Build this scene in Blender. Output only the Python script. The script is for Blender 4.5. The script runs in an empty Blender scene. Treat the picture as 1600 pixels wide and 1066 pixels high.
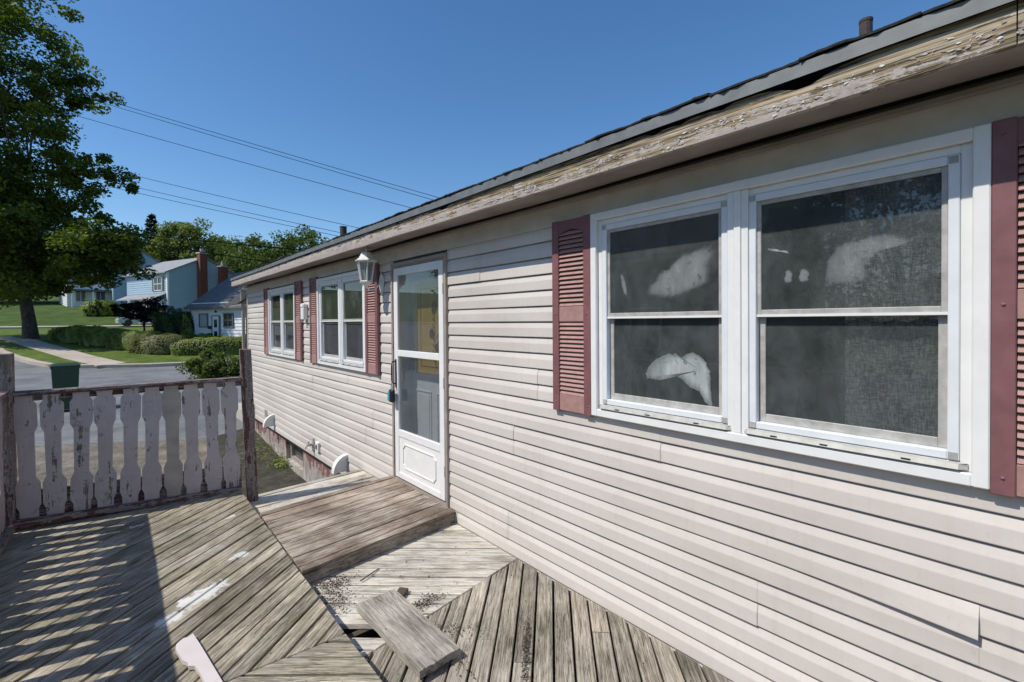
import bpy, bmesh, math, random
import numpy as np
from mathutils import Vector, Matrix
R = math.radians
random.seed(7)
rng = np.random.default_rng(11)
S = bpy.context.scene
C = S.collection

# ------------------------------------------------------------------ camera
cam_d = bpy.data.cameras.new('camera')
cam = bpy.data.objects.new('camera', cam_d)
C.objects.link(cam)
S.camera = cam
CAM = Vector((-2.178, 0.0, 1.668))
yaw, pit, rol, FPX = R(40.35), R(-.742), R(-.49), 740.0
fw = Vector((math.sin(yaw)*math.cos(pit), math.cos(yaw)*math.cos(pit), math.sin(pit)))
rt = Vector((math.cos(yaw), -math.sin(yaw), 0))
up = rt.cross(fw)
r2 = rt*math.cos(rol)+up*math.sin(rol)
u2 = -rt*math.sin(rol)+up*math.cos(rol)
M = Matrix((r2, u2, -fw)).transposed().to_4x4()
M.translation = CAM
cam.matrix_world = M
cam_d.sensor_width = 36
cam_d.lens = FPX/1600*36
cam_d.shift_y = -22/1600
cam_d.clip_start = .05
cam_d.clip_end = 3000

# ------------------------------------------------------------------ light
EL, AZ = R(52.5), R(-14)          # light travels towards +X, a little towards -Y
L = Vector((math.cos(EL)*math.cos(AZ), math.cos(EL)*math.sin(AZ), -math.sin(EL)))
w = bpy.data.worlds.new('World')
S.world = w
w.use_nodes = True
wn = w.node_tree
bg = wn.nodes['Background']
sky = wn.nodes.new('ShaderNodeTexSky')
sky.sky_type = 'NISHITA'
sky.sun_disc = False
sky.sun_elevation = EL
sky.sun_rotation = math.atan2(-L.x, -L.y)
sky.altitude = 50
sky.air_density = 1.0
sky.dust_density = .35
sky.ozone_density = 3.6
hs = wn.nodes.new('ShaderNodeHueSaturation')
hs.inputs['Saturation'].default_value = 1.19
wn.links.new(sky.outputs[0], hs.inputs['Color'])
wn.links.new(hs.outputs[0], bg.inputs[0])
bg.inputs[1].default_value = .147
sl = bpy.data.lights.new('sun', 'SUN')
sl.energy = 4.3
sl.angle = R(.55)
sl.color = (1, .94, .84)
sun = bpy.data.objects.new('sun', sl)
C.objects.link(sun)
sun.rotation_euler = L.to_track_quat('-Z', 'Y').to_euler()
sun.location = (-20, 5, 30)
S.view_settings.view_transform = 'Standard'
S.view_settings.look = 'None'
S.view_settings.exposure = 0.0
S.view_settings.gamma = 1
S.render.engine = 'CYCLES'
S.cycles.max_bounces = 6
S.cycles.transparent_max_bounces = 12

# ------------------------------------------------------------------ helpers
def tag(o, label=None, cat=None, group=None, kind=None):
    if label: o['label'] = label
    if cat: o['category'] = cat
    if group: o['group'] = group
    if kind: o['kind'] = kind
    return o
def empty(name, loc=(0, 0, 0), rz=0, parent=None):
    o = bpy.data.objects.new(name, None)
    C.objects.link(o)
    o.location = loc
    o.rotation_euler = (0, 0, rz)
    o.empty_display_size = .1
    o.parent = parent
    return o
def obj(name, me, mat=None, parent=None, loc=(0, 0, 0), rot=(0, 0, 0), smooth=False):
    if isinstance(me, bmesh.types.BMesh):
        bm = me
        me = bpy.data.meshes.new(name)
        bm.to_mesh(me)
        bm.free()
    if mat is not None and not me.materials:
        for m in (mat if isinstance(mat, (list, tuple)) else [mat]):
            me.materials.append(m)
    if smooth:
        me.polygons.foreach_set('use_smooth', [True]*len(me.polygons))
    o = bpy.data.objects.new(name, me)
    C.objects.link(o)
    o.location = loc
    o.rotation_euler = rot
    o.parent = parent
    return o
def box(bm, a, b, bev=0.0, mi=0):
    x0, y0, z0 = (min(a[i], b[i]) for i in range(3))
    x1, y1, z1 = (max(a[i], b[i]) for i in range(3))
    v = [bm.verts.new(p) for p in ((x0,y0,z0),(x1,y0,z0),(x1,y1,z0),(x0,y1,z0),(x0,y0,z1),(x1,y0,z1),(x1,y1,z1),(x0,y1,z1))]
    fs = [bm.faces.new([v[i] for i in f]) for f in ((3,2,1,0),(4,5,6,7),(0,1,5,4),(1,2,6,5),(2,3,7,6),(3,0,4,7))]
    for f in fs: f.material_index = mi
    if bev > 0:
        es = list({e for f in fs for e in f.edges})
        r = bmesh.ops.bevel(bm, geom=es, offset=bev, segments=1, affect='EDGES', profile=.5)
        for f in r['faces']: f.material_index = mi
    return v
def B(*boxes, bev=0.0):
    bm = bmesh.new()
    for a, b in boxes: box(bm, a, b, bev)
    return bm
def prism(bm, poly, z0, z1, mi=0):
    """poly: list of (x, y), counter-clockwise; extruded in z"""
    b = [bm.verts.new((x, y, z0)) for x, y in poly]
    t = [bm.verts.new((x, y, z1)) for x, y in poly]
    n = len(poly)
    fs = [bm.faces.new(t), bm.faces.new(b[::-1])]
    for i in range(n):
        fs.append(bm.faces.new((b[i], b[(i+1) % n], t[(i+1) % n], t[i])))
    for f in fs: f.material_index = mi
    return fs
def extrude_profile(bm, pts, ys, closed=False, fn=None):
    """profile pts (x, z) swept along the y stations"""
    rows = []
    for y in ys:
        rows.append([bm.verts.new(fn(x, y, z) if fn else (x, y, z)) for x, z in pts])
    n = len(pts)
    for a, b in zip(rows[:-1], rows[1:]):
        for i in range(n if closed else n-1):
            j = (i+1) % n
            bm.faces.new((a[i], a[j], b[j], b[i]))
    if closed:
        bm.faces.new(rows[0][::-1])
        bm.faces.new(rows[-1])
    return rows
def tube(bm, pts, rad, n=8, cap=True):
    pts = [Vector(p) for p in pts]
    rads = rad if isinstance(rad, (list, tuple)) else [rad]*len(pts)
    rings = []
    for i, p in enumerate(pts):
        t = (pts[min(i+1, len(pts)-1)]-pts[max(i-1, 0)]).normalized()
        a = t.orthogonal().normalized() if abs(t.z) > .95 else t.cross(Vector((0, 0, 1))).normalized()
        b = t.cross(a).normalized()
        rings.append([bm.verts.new(p+(a*math.cos(k*2*math.pi/n)+b*math.sin(k*2*math.pi/n))*rads[i]) for k in range(n)])
    for a, b in zip(rings[:-1], rings[1:]):
        for k in range(n):
            bm.faces.new((a[k], a[(k+1) % n], b[(k+1) % n], b[k]))
    if cap:
        try:
            bm.faces.new(rings[0][::-1]); bm.faces.new(rings[-1])
        except ValueError: pass
def lathe(bm, prof, n=16, c=(0, 0, 0), flat=1.0):
    rings = []
    for r, z in prof:
        rings.append([bm.verts.new((c[0]+r*math.cos(k*2*math.pi/n), c[1]+r*math.sin(k*2*math.pi/n)*flat, c[2]+z)) for k in range(n)])
    for a, b in zip(rings[:-1], rings[1:]):
        for k in range(n):
            bm.faces.new((a[k], a[(k+1) % n], b[(k+1) % n], b[k]))
    bm.faces.new(rings[0][::-1]); bm.faces.new(rings[-1])
def fixn(bm):
    bmesh.ops.recalc_face_normals(bm, faces=bm.faces)
    return bm
def ring(bm, y0, y1, z0, z1, wd, xa, xb, bev=0.0, wb=None):
    """rectangular frame in the wall plane, butt jointed"""
    wb = wb or wd
    box(bm, (xa, y0, z0), (xb, y0+wd, z1), bev); box(bm, (xa, y1-wd, z0), (xb, y1, z1), bev)
    box(bm, (xa, y0+wd, z1-wd), (xb, y1-wd, z1), bev); box(bm, (xa, y0+wd, z0), (xb, y1-wd, z0+wb), bev)
def clip(poly, p, n):
    """keep the side of the line through p where (q-p).n >= 0"""
    out = []
    for i in range(len(poly)):
        a, b = poly[i], poly[(i+1) % len(poly)]
        da = (a[0]-p[0])*n[0]+(a[1]-p[1])*n[1]
        db = (b[0]-p[0])*n[0]+(b[1]-p[1])*n[1]
        if da >= 0: out.append(a)
        if (da >= 0) != (db >= 0):
            t = da/(da-db)
            out.append((a[0]+(b[0]-a[0])*t, a[1]+(b[1]-a[1])*t))
    return out

# ------------------------------------------------------------------ materials
class N:
    def __init__(s, name):
        s.m = bpy.data.materials.new(name)
        s.m.use_nodes = True
        s.t = s.m.node_tree
        s.b = s.t.nodes['Principled BSDF']
        s.out = s.t.nodes['Material Output']
    def n(s, k, **kw):
        o = s.t.nodes.new('ShaderNode'+k)
        for a, v in kw.items():
            if a.startswith('i_'): s.set(o.inputs[int(a[2:])], v)
            else: setattr(o, a, v)
        return o
    def set(s, sock, v):
        if hasattr(v, 'is_output') or isinstance(v, bpy.types.NodeSocket): s.t.links.new(v, sock)
        else:
            try: sock.default_value = v
            except Exception: sock.default_value = (*v, 1)
    def coord(s, which='Object', scale=(1, 1, 1), rnd=0.0, rot=(0, 0, 0)):
        tc = s.n('TexCoord').outputs[which] if which != 'World' else s.n('NewGeometry').outputs['Position']
        if rnd:
            oi = s.n('ObjectInfo')
            mu = s.n('VectorMath', operation='SCALE'); s.set(mu.inputs[0], (rnd, rnd*.7, rnd*1.3)); s.t.links.new(oi.outputs['Random'], mu.inputs['Scale'])
            ad = s.n('VectorMath', operation='ADD'); s.t.links.new(tc, ad.inputs[0]); s.t.links.new(mu.outputs[0], ad.inputs[1]); tc = ad.outputs[0]
        mp = s.n('Mapping'); s.t.links.new(tc, mp.inputs[0]); mp.inputs['Scale'].default_value = scale; mp.inputs['Rotation'].default_value = rot
        return mp.outputs[0]
    def noise(s, vec, scale=5, detail=4, rough=.55, dist=0):
        o = s.n('TexNoise'); s.t.links.new(vec, o.inputs['Vector'])
        o.inputs['Scale'].default_value = scale; o.inputs['Detail'].default_value = detail
        o.inputs['Roughness'].default_value = rough; o.inputs['Distortion'].default_value = dist
        return o.outputs['Fac']
    def ramp(s, fac, stops, interp='LINEAR'):
        o = s.n('ValToRGB'); s.t.links.new(fac, o.inputs[0])
        e = o.color_ramp; e.interpolation = interp
        while len(e.elements) < len(stops): e.elements.new(.5)
        for k, (p, c) in zip(e.elements, stops):
            k.position = p
            k.color = (*c, 1) if isinstance(c, (tuple, list)) else (c, c, c, 1)
        return o.outputs[0]
    def mix(s, a, b, fac, mode='MIX'):
        o = s.n('Mix', data_type='RGBA', blend_type=mode)
        s.set(o.inputs[0], fac); s.set(o.inputs[6], a); s.set(o.inputs[7], b)
        return o.outputs[2]
    def math(s, op, a, b=0.0, clamp=False):
        o = s.n('Math', operation=op, use_clamp=clamp); s.set(o.inputs[0], a); s.set(o.inputs[1], b)
        return o.outputs[0]
    def bump(s, h, strength=.3, dist=.01, prev=None):
        o = s.n('Bump'); s.t.links.new(h, o.inputs['Height']); o.inputs['Strength'].default_value = strength; o.inputs['Distance'].default_value = dist
        if prev: s.t.links.new(prev, o.inputs['Normal'])
        return o.outputs[0]
    def fin(s, col=None, rough=.6, nrm=None, spec=None, metal=None):
        if col is not None: s.set(s.b.inputs['Base Color'], col)
        s.set(s.b.inputs['Roughness'], rough)
        if nrm is not None: s.t.links.new(nrm, s.b.inputs['Normal'])
        if spec is not None: s.set(s.b.inputs['Specular IOR Level'], spec)
        if metal is not None: s.set(s.b.inputs['Metallic'], metal)
        return s.m

def m_plain(name, col, rough=.5, var=.12, scale=6, bump=.05, which='Object', metal=None, spec=None):
    n = N(name); v = n.coord(which, rnd=3 if which == 'Object' else 0)
    f = n.noise(v, scale, 5, .6)
    lo = tuple(c*(1-var) for c in col); hi = tuple(min(1, c*(1+var)) for c in col)
    c = n.ramp(f, [(.3, lo), (.7, hi)])
    f2 = n.noise(v, scale*25, 2, .5)
    return n.fin(c, rough, n.bump(f2, bump, .004), spec, metal)

def m_wood(name, cols, grain=(1.2, 26, 26), white=None, dark=.35, blot=1.1, rough=.85, green=0.0, splash=None, rnd=9.0, bump=.8):
    """weathered plank: grain along the board's own x axis"""
    n = N(name)
    v = n.coord('Object', grain, rnd)
    v1 = n.coord('Object', (1, 1, 1), rnd)
    g = n.noise(v, 3.2, 7, .68, .6)
    gf = n.noise(v, 11, 4, .7, .3)
    gg = n.math('ADD', n.math('MULTIPLY', g, .58), n.math('MULTIPLY', gf, .42))
    base = n.ramp(gg, [(.36, cols[0]), (.46, cols[1]), (.545, cols[2]), (.66, cols[3])])
    oi = n.n('ObjectInfo')
    tone = n.ramp(oi.outputs['Random'], [(0, .66), (.25, 1.05), (.5, .84), (.75, 1.2), (1, .92)])
    base = n.mix(base, tone, 1.0, 'MULTIPLY')
    # weather blotches that run across boards
    wv = n.coord('World')
    bl = n.noise(wv, blot*2.2, 6, .62)
    base = n.mix(base, n.ramp(bl, [(.34, .58), (.5, 1.0), (.66, 1.4)]), dark*1.6 if dark*1.6 < 1 else 1, 'MULTIPLY')
    # open cracks along the grain
    cv = n.coord('Object', (.55, 30, 30), rnd)
    cr = n.noise(cv, 5, 3, .5, .8)
    crk = n.ramp(cr, [(.482, 0.0), (.5, 1.0), (.518, 0.0)])
    mask = n.noise(v1, 2.3, 2, .5)
    crk = n.math('MULTIPLY', crk, n.ramp(mask, [(.42, 0.0), (.55, 1.0)]))
    base = n.mix(base, (.018, .014, .010, 1), n.math('MULTIPLY', crk, .85))
    cr2 = n.noise(n.coord('Object', (.9, 75, 75), rnd), 4, 2, .5, .4)
    base = n.mix(base, (.05, .04, .03, 1), n.math('MULTIPLY', n.ramp(cr2, [(.66, 0.0), (.72, 1.0)]), .55))
    nv_ = n.n('TexVoronoi'); n.t.links.new(n.coord('Object', (1, 1, .01), rnd), nv_.inputs['Vector']); nv_.inputs['Scale'].default_value = 9.0
    base = n.mix(base, (.03, .022, .018, 1), n.ramp(nv_.outputs['Distance'], [(.035, .9), (.05, 0.0)]))
    # knots
    kv = n.coord('Object', (2.2, 7, 7), rnd)
    vo = n.n('TexVoronoi'); n.t.links.new(kv, vo.inputs['Vector']); vo.inputs['Scale'].default_value = 1.0
    kn = n.ramp(vo.outputs['Distance'], [(.05, 1.0), (.11, .5), (.15, 0.0)])
    base = n.mix(base, (.05, .035, .022, 1), n.math('MULTIPLY', kn, .65))
    if green:
        gm = n.noise(wv, 3.1, 4, .6)
        base = n.mix(base, (.10, .115, .055, 1), n.math('MULTIPLY', n.ramp(gm, [(.52, 0.0), (.68, 1.0)]), green))
    if white:
        wm = n.noise(n.coord('Object', (.8, 14, 14), rnd), 4.5, 6, .7)
        wm = n.math('MULTIPLY', n.ramp(wm, [(.44, 0.0), (.56, 1.0)]), n.ramp(n.noise(wv, 1.7, 5, .6), [(white[0], 0.0), (white[0]+.14, 1.0)]))
        base = n.mix(base, white[1], n.math('MULTIPLY', wm, white[2]))
    if splash:
        for (cx, cy, rx, ry, an, edge) in splash:
            d = n.n('VectorMath', operation='SUBTRACT'); n.t.links.new(wv, d.inputs[0]); d.inputs[1].default_value = (cx, cy, .12)
            mp = n.n('Mapping', vector_type='TEXTURE'); n.t.links.new(d.outputs[0], mp.inputs[0]); mp.inputs['Rotation'].default_value = (0, 0, an); mp.inputs['Scale'].default_value = (rx, ry, 1)
            ln = n.n('VectorMath', operation='LENGTH'); n.t.links.new(mp.outputs[0], ln.inputs[0])
            k = n.math('ADD', ln.outputs['Value'], n.math('MULTIPLY', n.math('SUBTRACT', n.noise(n.coord('World', (1, 1, 1), 0, (0, 0, .8)), 13, 8, .78), .5), edge*1.9))
            base = n.mix(base, (.74, .74, .72, 1), n.ramp(k, [(.50, .95), (.86, 0.0)]))
    h = n.math('ADD', n.math('MULTIPLY', g, .7), n.math('MULTIPLY', gf, .5))
    h = n.math('SUBTRACT', h, n.math('MULTIPLY', crk, .8))
    # rotate fine dirt specks
    sp = n.noise(wv, 95, 2, .5)
    base = n.mix(base, (.03, .025, .018, 1), n.math('MULTIPLY', n.ramp(sp, [(.69, 0.0), (.75, 1.0)]), .7))
    return n.fin(base, rough, n.bump(h, bump, .006), .25)

def m_peel(name, paint, wood, amount=.5, rnd=6.0, grain=(1, 18, 18), dirt_haze=.5, zgrad=None, ygrad=None, split=None):
    """flaking paint over grey wood"""
    n = N(name)
    v = n.coord('Object', grain, rnd); v1 = n.coord('Object', (1, 1, 1), rnd)
    g = n.noise(v, 3, 6, .65, .4)
    wd = n.ramp(g, [(.3, tuple(c*.45 for c in wood)), (.5, wood), (.7, tuple(min(1, c*1.5) for c in wood))])
    pf = n.noise(v1, 5, 5, .6)
    pc = n.ramp(pf, [(.3, tuple(c*(1-.22*dirt_haze) for c in paint)), (.7, tuple(min(1, c*1.08) for c in paint))])
    a = n.noise(v, 1.7, 8, .72, .3)
    b = n.noise(v1, 11, 8, .75)
    k = n.math('ADD', n.math('MULTIPLY', a, .6), n.math('MULTIPLY', b, .4))
    if zgrad:
        sx = n.n('SeparateXYZ'); n.t.links.new(n.n('NewGeometry').outputs['Position'], sx.inputs[0])
        mr = n.n('MapRange'); n.t.links.new(sx.outputs['Z'], mr.inputs[0])
        for i, q in enumerate(zgrad): mr.inputs[1+i].default_value = q
        k = n.math('ADD', k, mr.outputs[0])
    if ygrad:
        sy_ = n.n('SeparateXYZ'); n.t.links.new(n.n('NewGeometry').outputs['Position'], sy_.inputs[0])
        mr2 = n.n('MapRange'); n.t.links.new(sy_.outputs['Y'], mr2.inputs[0])
        for i, q in enumerate(ygrad): mr2.inputs[1+i].default_value = q
        k = n.math('ADD', k, mr2.outputs[0])
    if split:
        sn = n.noise(n.coord('Object', split, rnd), 3, 4, .6, .5)
        wd = n.mix(wd, (.035, .024, .014, 1), n.ramp(sn, [(.44, 0.0), (.485, .9), (.5, 1.0), (.515, .9), (.56, 0.0)]))
        sn2 = n.noise(n.coord('Object', tuple(q*.6 for q in split), rnd), 5, 5, .7)
        wd = n.mix(wd, (.50, .46, .39, 1), n.ramp(sn2, [(.55, 0.0), (.68, .8)]))
    th = amount
    mk = n.ramp(k, [(th*.62+.19-.015, 1.0), (th*.62+.19+.015, 0.0)])
    chip = n.ramp(k, [(th*.62+.19-.05, 0.0), (th*.62+.19-.012, 1.0), (th*.62+.19+.004, 0.0)])
    col = n.mix(wd, pc, mk)
    col = n.mix(col, (.62, .60, .57, 1), n.math('MULTIPLY', chip, .55))
    dm = n.noise(n.coord('World'), 9, 5, .65)
    col = n.mix(col, (.05, .04, .032, 1), n.math('MULTIPLY', n.ramp(dm, [(.60, 0.0), (.74, 1.0)]), dirt_haze))
    h = n.math('ADD', n.math('MULTIPLY', mk, .6), n.math('MULTIPLY', g, .5))
    return n.fin(col, .7, n.bump(h, .5, .004), .3)

def m_leaf(name, c0, c1, trans=.35, sc=.6):
    n = N(name)
    f = n.noise(n.coord('World'), sc, 3, .6)
    f2 = n.noise(n.coord('World'), 9, 1, .5)
    k = n.math('ADD', n.math('MULTIPLY', f, .6), n.math('MULTIPLY', f2, .4))
    col = n.ramp(k, [(.36, c0), (.62, c1)])
    n.fin(col, .55, None, .35)
    tr = n.n('BsdfTranslucent'); n.t.links.new(n.mix(col, (1.0, 1.15, .35, 1), 1.0, 'MULTIPLY'), tr.inputs[0])
    mx = n.n('MixShader'); mx.inputs[0].default_value = trans
    n.t.links.new(n.b.outputs[0], mx.inputs[1]); n.t.links.new(tr.outputs[0], mx.inputs[2])
    n.t.links.new(mx.outputs[0], n.out.inputs[0])
    return n.m

def m_glass(name, tint=.72, fog=(), refl=1.0, dirt_haze=.25, fogcol=(.50, .56, .56)):
    n = N(name)
    n.t.nodes.remove(n.b)
    tr = n.n('BsdfTransparent'); tr.inputs[0].default_value = (tint, tint*1.02, tint*1.02, 1)
    gl = n.n('BsdfGlossy'); gl.inputs['Roughness'].default_value = .015; gl.inputs[0].default_value = (refl, refl, refl, 1)
    fr = n.n('Fresnel'); n.t.links.new(n.math('SUBTRACT', 1.5, n.math('MULTIPLY', n.n('NewGeometry').outputs['Backfacing'], 1.5-1/1.5)), fr.inputs[0])
    m1 = n.n('MixShader'); n.t.links.new(fr.outputs[0], m1.inputs[0]); n.t.links.new(tr.outputs[0], m1.inputs[1]); n.t.links.new(gl.outputs[0], m1.inputs[2])
    wv = n.coord('World')
    df = n.n('BsdfDiffuse'); df.inputs[0].default_value = (*fogcol, 1)
    acc = n.math('MULTIPLY', n.ramp(n.noise(n.coord('World', (1, 1.6, 1.2)), 4, 8, .7), [(.35, .35), (.75, 1.0)]), dirt_haze)  # dirt film plus a painted haze that lifts the black of the panes
    acc = n.math('MULTIPLY', acc, n.ramp(n.noise(n.coord('World', (1, 18, 70)), 7, 3, .7), [(.3, .55), (.7, 1.35)]))  # fine weave in the haze stands in for an insect screen
    wn_ = n.n('TexNoise'); n.t.links.new(wv, wn_.inputs['Vector']); wn_.inputs['Scale'].default_value = 5.0; wn_.inputs['Detail'].default_value = 7; wn_.inputs['Roughness'].default_value = .6
    ws = n.n('VectorMath', operation='SUBTRACT'); n.t.links.new(wn_.outputs['Color'], ws.inputs[0]); ws.inputs[1].default_value = (.5, .5, .5)
    wm_ = n.n('VectorMath', operation='SCALE'); n.t.links.new(ws.outputs[0], wm_.inputs[0]); wm_.inputs['Scale'].default_value = .15
    wa = n.n('VectorMath', operation='ADD'); n.t.links.new(wv, wa.inputs[0]); n.t.links.new(wm_.outputs[0], wa.inputs[1]); wq = wa.outputs[0]
    for (cy, cz, ry, rz, amt, soft, nz) in fog:
        d = n.n('VectorMath', operation='SUBTRACT'); n.t.links.new(wq, d.inputs[0]); d.inputs[1].default_value = (0, cy, cz)
        s2 = n.n('VectorMath', operation='MULTIPLY'); n.t.links.new(d.outputs[0], s2.inputs[0]); s2.inputs[1].default_value = (0, 1/ry, 1/rz)
        ln = n.n('VectorMath', operation='LENGTH'); n.t.links.new(s2.outputs[0], ln.inputs[0])
        k = n.math('ADD', ln.outputs['Value'], n.math('MULTIPLY', n.math('SUBTRACT', n.noise(n.coord('World', (1, 1, .8), 0, (.5, 0, 0)), 11, 8, .72), .5), 1.0))
        k = n.ramp(k, [(max(0, .8-soft), 1.0), (.86, 0.0)])
        k = n.math('MULTIPLY', k, n.ramp(n.noise(wv, 12, 5, .7), [(.30, .25), (.62, 1.0)]))
        acc = n.math('MAXIMUM', acc, n.math('MULTIPLY', k, amt))
    m2 = n.n('MixShader'); n.t.links.new(acc, m2.inputs[0]); n.t.links.new(m1.outputs[0], m2.inputs[1]); n.t.links.new(df.outputs[0], m2.inputs[2])
    n.t.links.new(m2.outputs[0], n.out.inputs[0])
    return n.m

# siding vinyl: pale beige with embossed grain
def m_siding():
    n = N('beige_vinyl')
    v = n.coord('Object', (1, 1.1, 40), 5)
    g = n.noise(v, 7, 5, .6)
    d = n.noise(n.coord('World', (1, .5, 1.4)), 1.6, 6, .65)
    col = n.ramp(d, [(.3, (.575, .525, .48)), (.52, (.655, .61, .565)), (.75, (.695, .655, .615))])
    oi = n.n('ObjectInfo')
    col = n.mix(col, n.ramp(oi.outputs['Random'], [(0, .95), (1, 1.03)]), 1.0, 'MULTIPLY')
    sp = n.noise(n.coord('World', (1, 1, .35)), 38, 4, .7)
    col = n.mix(col, (.30, .26, .22, 1), n.math('MULTIPLY', n.ramp(sp, [(.62, 0.0), (.80, 1.0)]), .34))
    st = n.noise(n.coord('World', (1, 9, .7)), 3.2, 5, .65)
    col = n.mix(col, (.44, .385, .33, 1), n.math('MULTIPLY', n.ramp(st, [(.52, 0.0), (.74, 1.0)]), .20))
    return n.fin(col, .42, n.bump(g, .16, .002), .35)
MSID = m_siding()
MWHITE = m_plain('white_vinyl', (.80, .80, .79), .38, .05, 9, .03)
MWHITE2 = m_plain('white_aluminium', (.74, .77, .80), .35, .05, 9, .02)
MALU = m_plain('dull_aluminium', (.42, .41, .39), .45, .22, 22, .08)
MSILL = m_plain('yellowed_vinyl', (.43, .42, .385), .5, .2, 18, .06)
MDARK = m_plain('dark_gasket', (.03, .03, .032), .6, .2)
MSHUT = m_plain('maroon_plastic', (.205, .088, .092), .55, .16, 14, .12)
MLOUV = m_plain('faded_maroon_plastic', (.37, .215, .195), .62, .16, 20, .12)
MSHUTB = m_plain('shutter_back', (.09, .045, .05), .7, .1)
MTRIM = m_plain('taupe_trim', (.34, .29, .26), .6, .18, 10, .08)
MFRIEZE = m_plain('beige_trim', (.57, .53, .48), .6, .14, 5, .06)
MSOFF = m_plain('brown_grey_soffit', (.30, .26, .235), .8, .2, 4, .1)
MDRIP = m_plain('grey_drip_edge', (.15, .163, .168), .5, .2, 12, .06)
MROOF = m_plain('asphalt_shingle', (.055, .052, .05), .95, .5, 40, .8)
MPIPE = m_plain('rusty_pipe', (.055, .04, .038), .75, .4, 30, .3)
MBLACK = m_plain('black_metal', (.02, .02, .022), .4, .2)
MBLUE = m_plain('blue_plastic', (.05, .30, .46), .4, .1)
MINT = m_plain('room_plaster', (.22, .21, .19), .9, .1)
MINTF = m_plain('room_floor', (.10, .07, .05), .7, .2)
MFASC = m_peel('peeling_fascia_paint', (.42, .365, .34), (.34, .265, .165), .47, 0, (18, 1.7, 26), .5, (2.407, 2.53, -.06, .10), (1.6, 5.5, .02, -.09), (10, .55, 22))
MSTEEL = m_plain('white_painted_steel', (.62, .66, .70), .45, .06)
MAMBER = m_plain('amber_panel', (.46, .31, .10), .5, .15, 3, .1)
MAMBD = m_plain('amber_etching', (.16, .09, .03), .6, .2)
# foundation: flaking maroon paint on concrete
MFOUND = m_peel('flaking_foundation_paint', (.20, .10, .09), (.40, .37, .33), .55, 0, (3, 3, 1.2), .3, (-.80, -.25, .2, -.06))
MCONC = m_plain('concrete', (.42, .39, .34), .9, .22, 3, .3)
# timber
DECKC = [(.075, .060, .045), (.25, .215, .17), (.41, .365, .30), (.60, .55, .47)]
MPLANK_R = m_wood('weathered_deck_board', DECKC, green=.25, white=(.5, (.55, .53, .48, 1), .5))
MPLANK_A = m_wood('bleached_deck_board', [(.13, .105, .08), (.40, .355, .29), (.60, .555, .48), (.74, .70, .63)], white=(.36, (.70, .68, .62, 1), .75))
MPLANK_P = m_wood('grey_deck_board', [(.065, .053, .038), (.255, .220, .163), (.44, .390, .305), (.66, .605, .51)], green=.4, white=(.54, (.62, .60, .56, 1), .6),
                  splash=[(-1.80, 3.20, .17, .085, .6, 1.9), (-1.95, 3.05, .15, .055, .66, 1.8), (-1.53, 3.58, .10, .045, .7, 2.0), (-2.05, 4.62, .07, .035, .3, 1.8), (-1.45, 4.35, .06, .03, .6, 2.2)])
MPLANK_S = m_wood('brown_stained_board', [(.06, .042, .032), (.20, .15, .115), (.34, .27, .215), (.54, .47, .39)], green=.0, white=(.45, (.62, .56, .48, 1), .75), dark=.5)
MPLANK_L = m_wood('grey_loose_board', [(.12, .108, .09), (.31, .285, .245), (.45, .42, .365), (.58, .55, .49)], dark=.55, rnd=4.3)
MRAIL = m_peel('worn_maroon_rail', (.105, .05, .047), (.24, .205, .17), .56, 5, (1, 20, 20), .3)
MPOST = m_peel('worn_maroon_post', (.11, .052, .045), (.19, .155, .12), .55, 5, (14, 14, .9), .3)
MSLAT = m_peel('flaking_pale_slat', (.53, .455, .435), (.17, .14, .115), .60, 5, (14, 14, 1.0), .6)
MSLATB = m_peel('flaking_pale_board', (.64, .585, .575), (.30, .25, .2), .72, 5, (1, 14, 14), .2)
MSLATG = m_plain('beige_slat', (.42, .37, .31), .8, .2, 6, .2)
MJOIST = m_plain('dark_joist', (.07, .055, .04), .9, .3)

# ------------------------------------------------------------------ ground
TP = [(-60, -.72), (8, -.72), (11.5, -.45), (28, -.42), (40, .66), (62, 1.3), (66, 1.4), (76, 3.2), (120, 6.5), (300, 22), (900, 55)]
def T(y):
    return float(np.interp(y, [a for a, b in TP], [b for a, b in TP]))
def sheet(name, polys, off, mat, step=2.0, kind='structure', side=0.0):
    """flat polygon draped on the terrain; cut into y strips so that it follows the rise"""
    bm = bmesh.new()
    for poly in polys:
        ys = sorted({p[1] for p in poly})
        cuts = [ys[0]]
        for a, b in zip(ys[:-1], ys[1:]):
            k = max(1, int((b-a)/step)) if b-a < 300 else 40
            cuts += [a+(b-a)*(i+1)/k for i in range(k)]
        cuts = sorted(set(cuts+[y for y, z in TP if ys[0] < y < ys[-1]]))
        for a, b in zip(cuts[:-1], cuts[1:]):
            q = clip(clip(poly, (0, a), (0, 1)), (0, b), (0, -1))
            if len(q) < 3: continue
            try: bm.faces.new([bm.verts.new((x, y, T(y)+off)) for x, y in q])
            except ValueError: pass
    bmesh.ops.remove_doubles(bm, verts=bm.verts, dist=1e-4)
    bmesh.ops.recalc_face_normals(bm, faces=bm.faces)
    if side:
        bd = [e for e in bm.edges if len(e.link_faces) == 1]
        r = bmesh.ops.extrude_edge_only(bm, edges=bd)
        for v in r['geom']:
            if isinstance(v, bmesh.types.BMVert): v.co.z -= side
    for f in bm.faces:
        if f.normal.z < -.5: f.normal_flip()
    o = obj(name, bm, mat)
    return tag(o, kind=kind)
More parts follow.
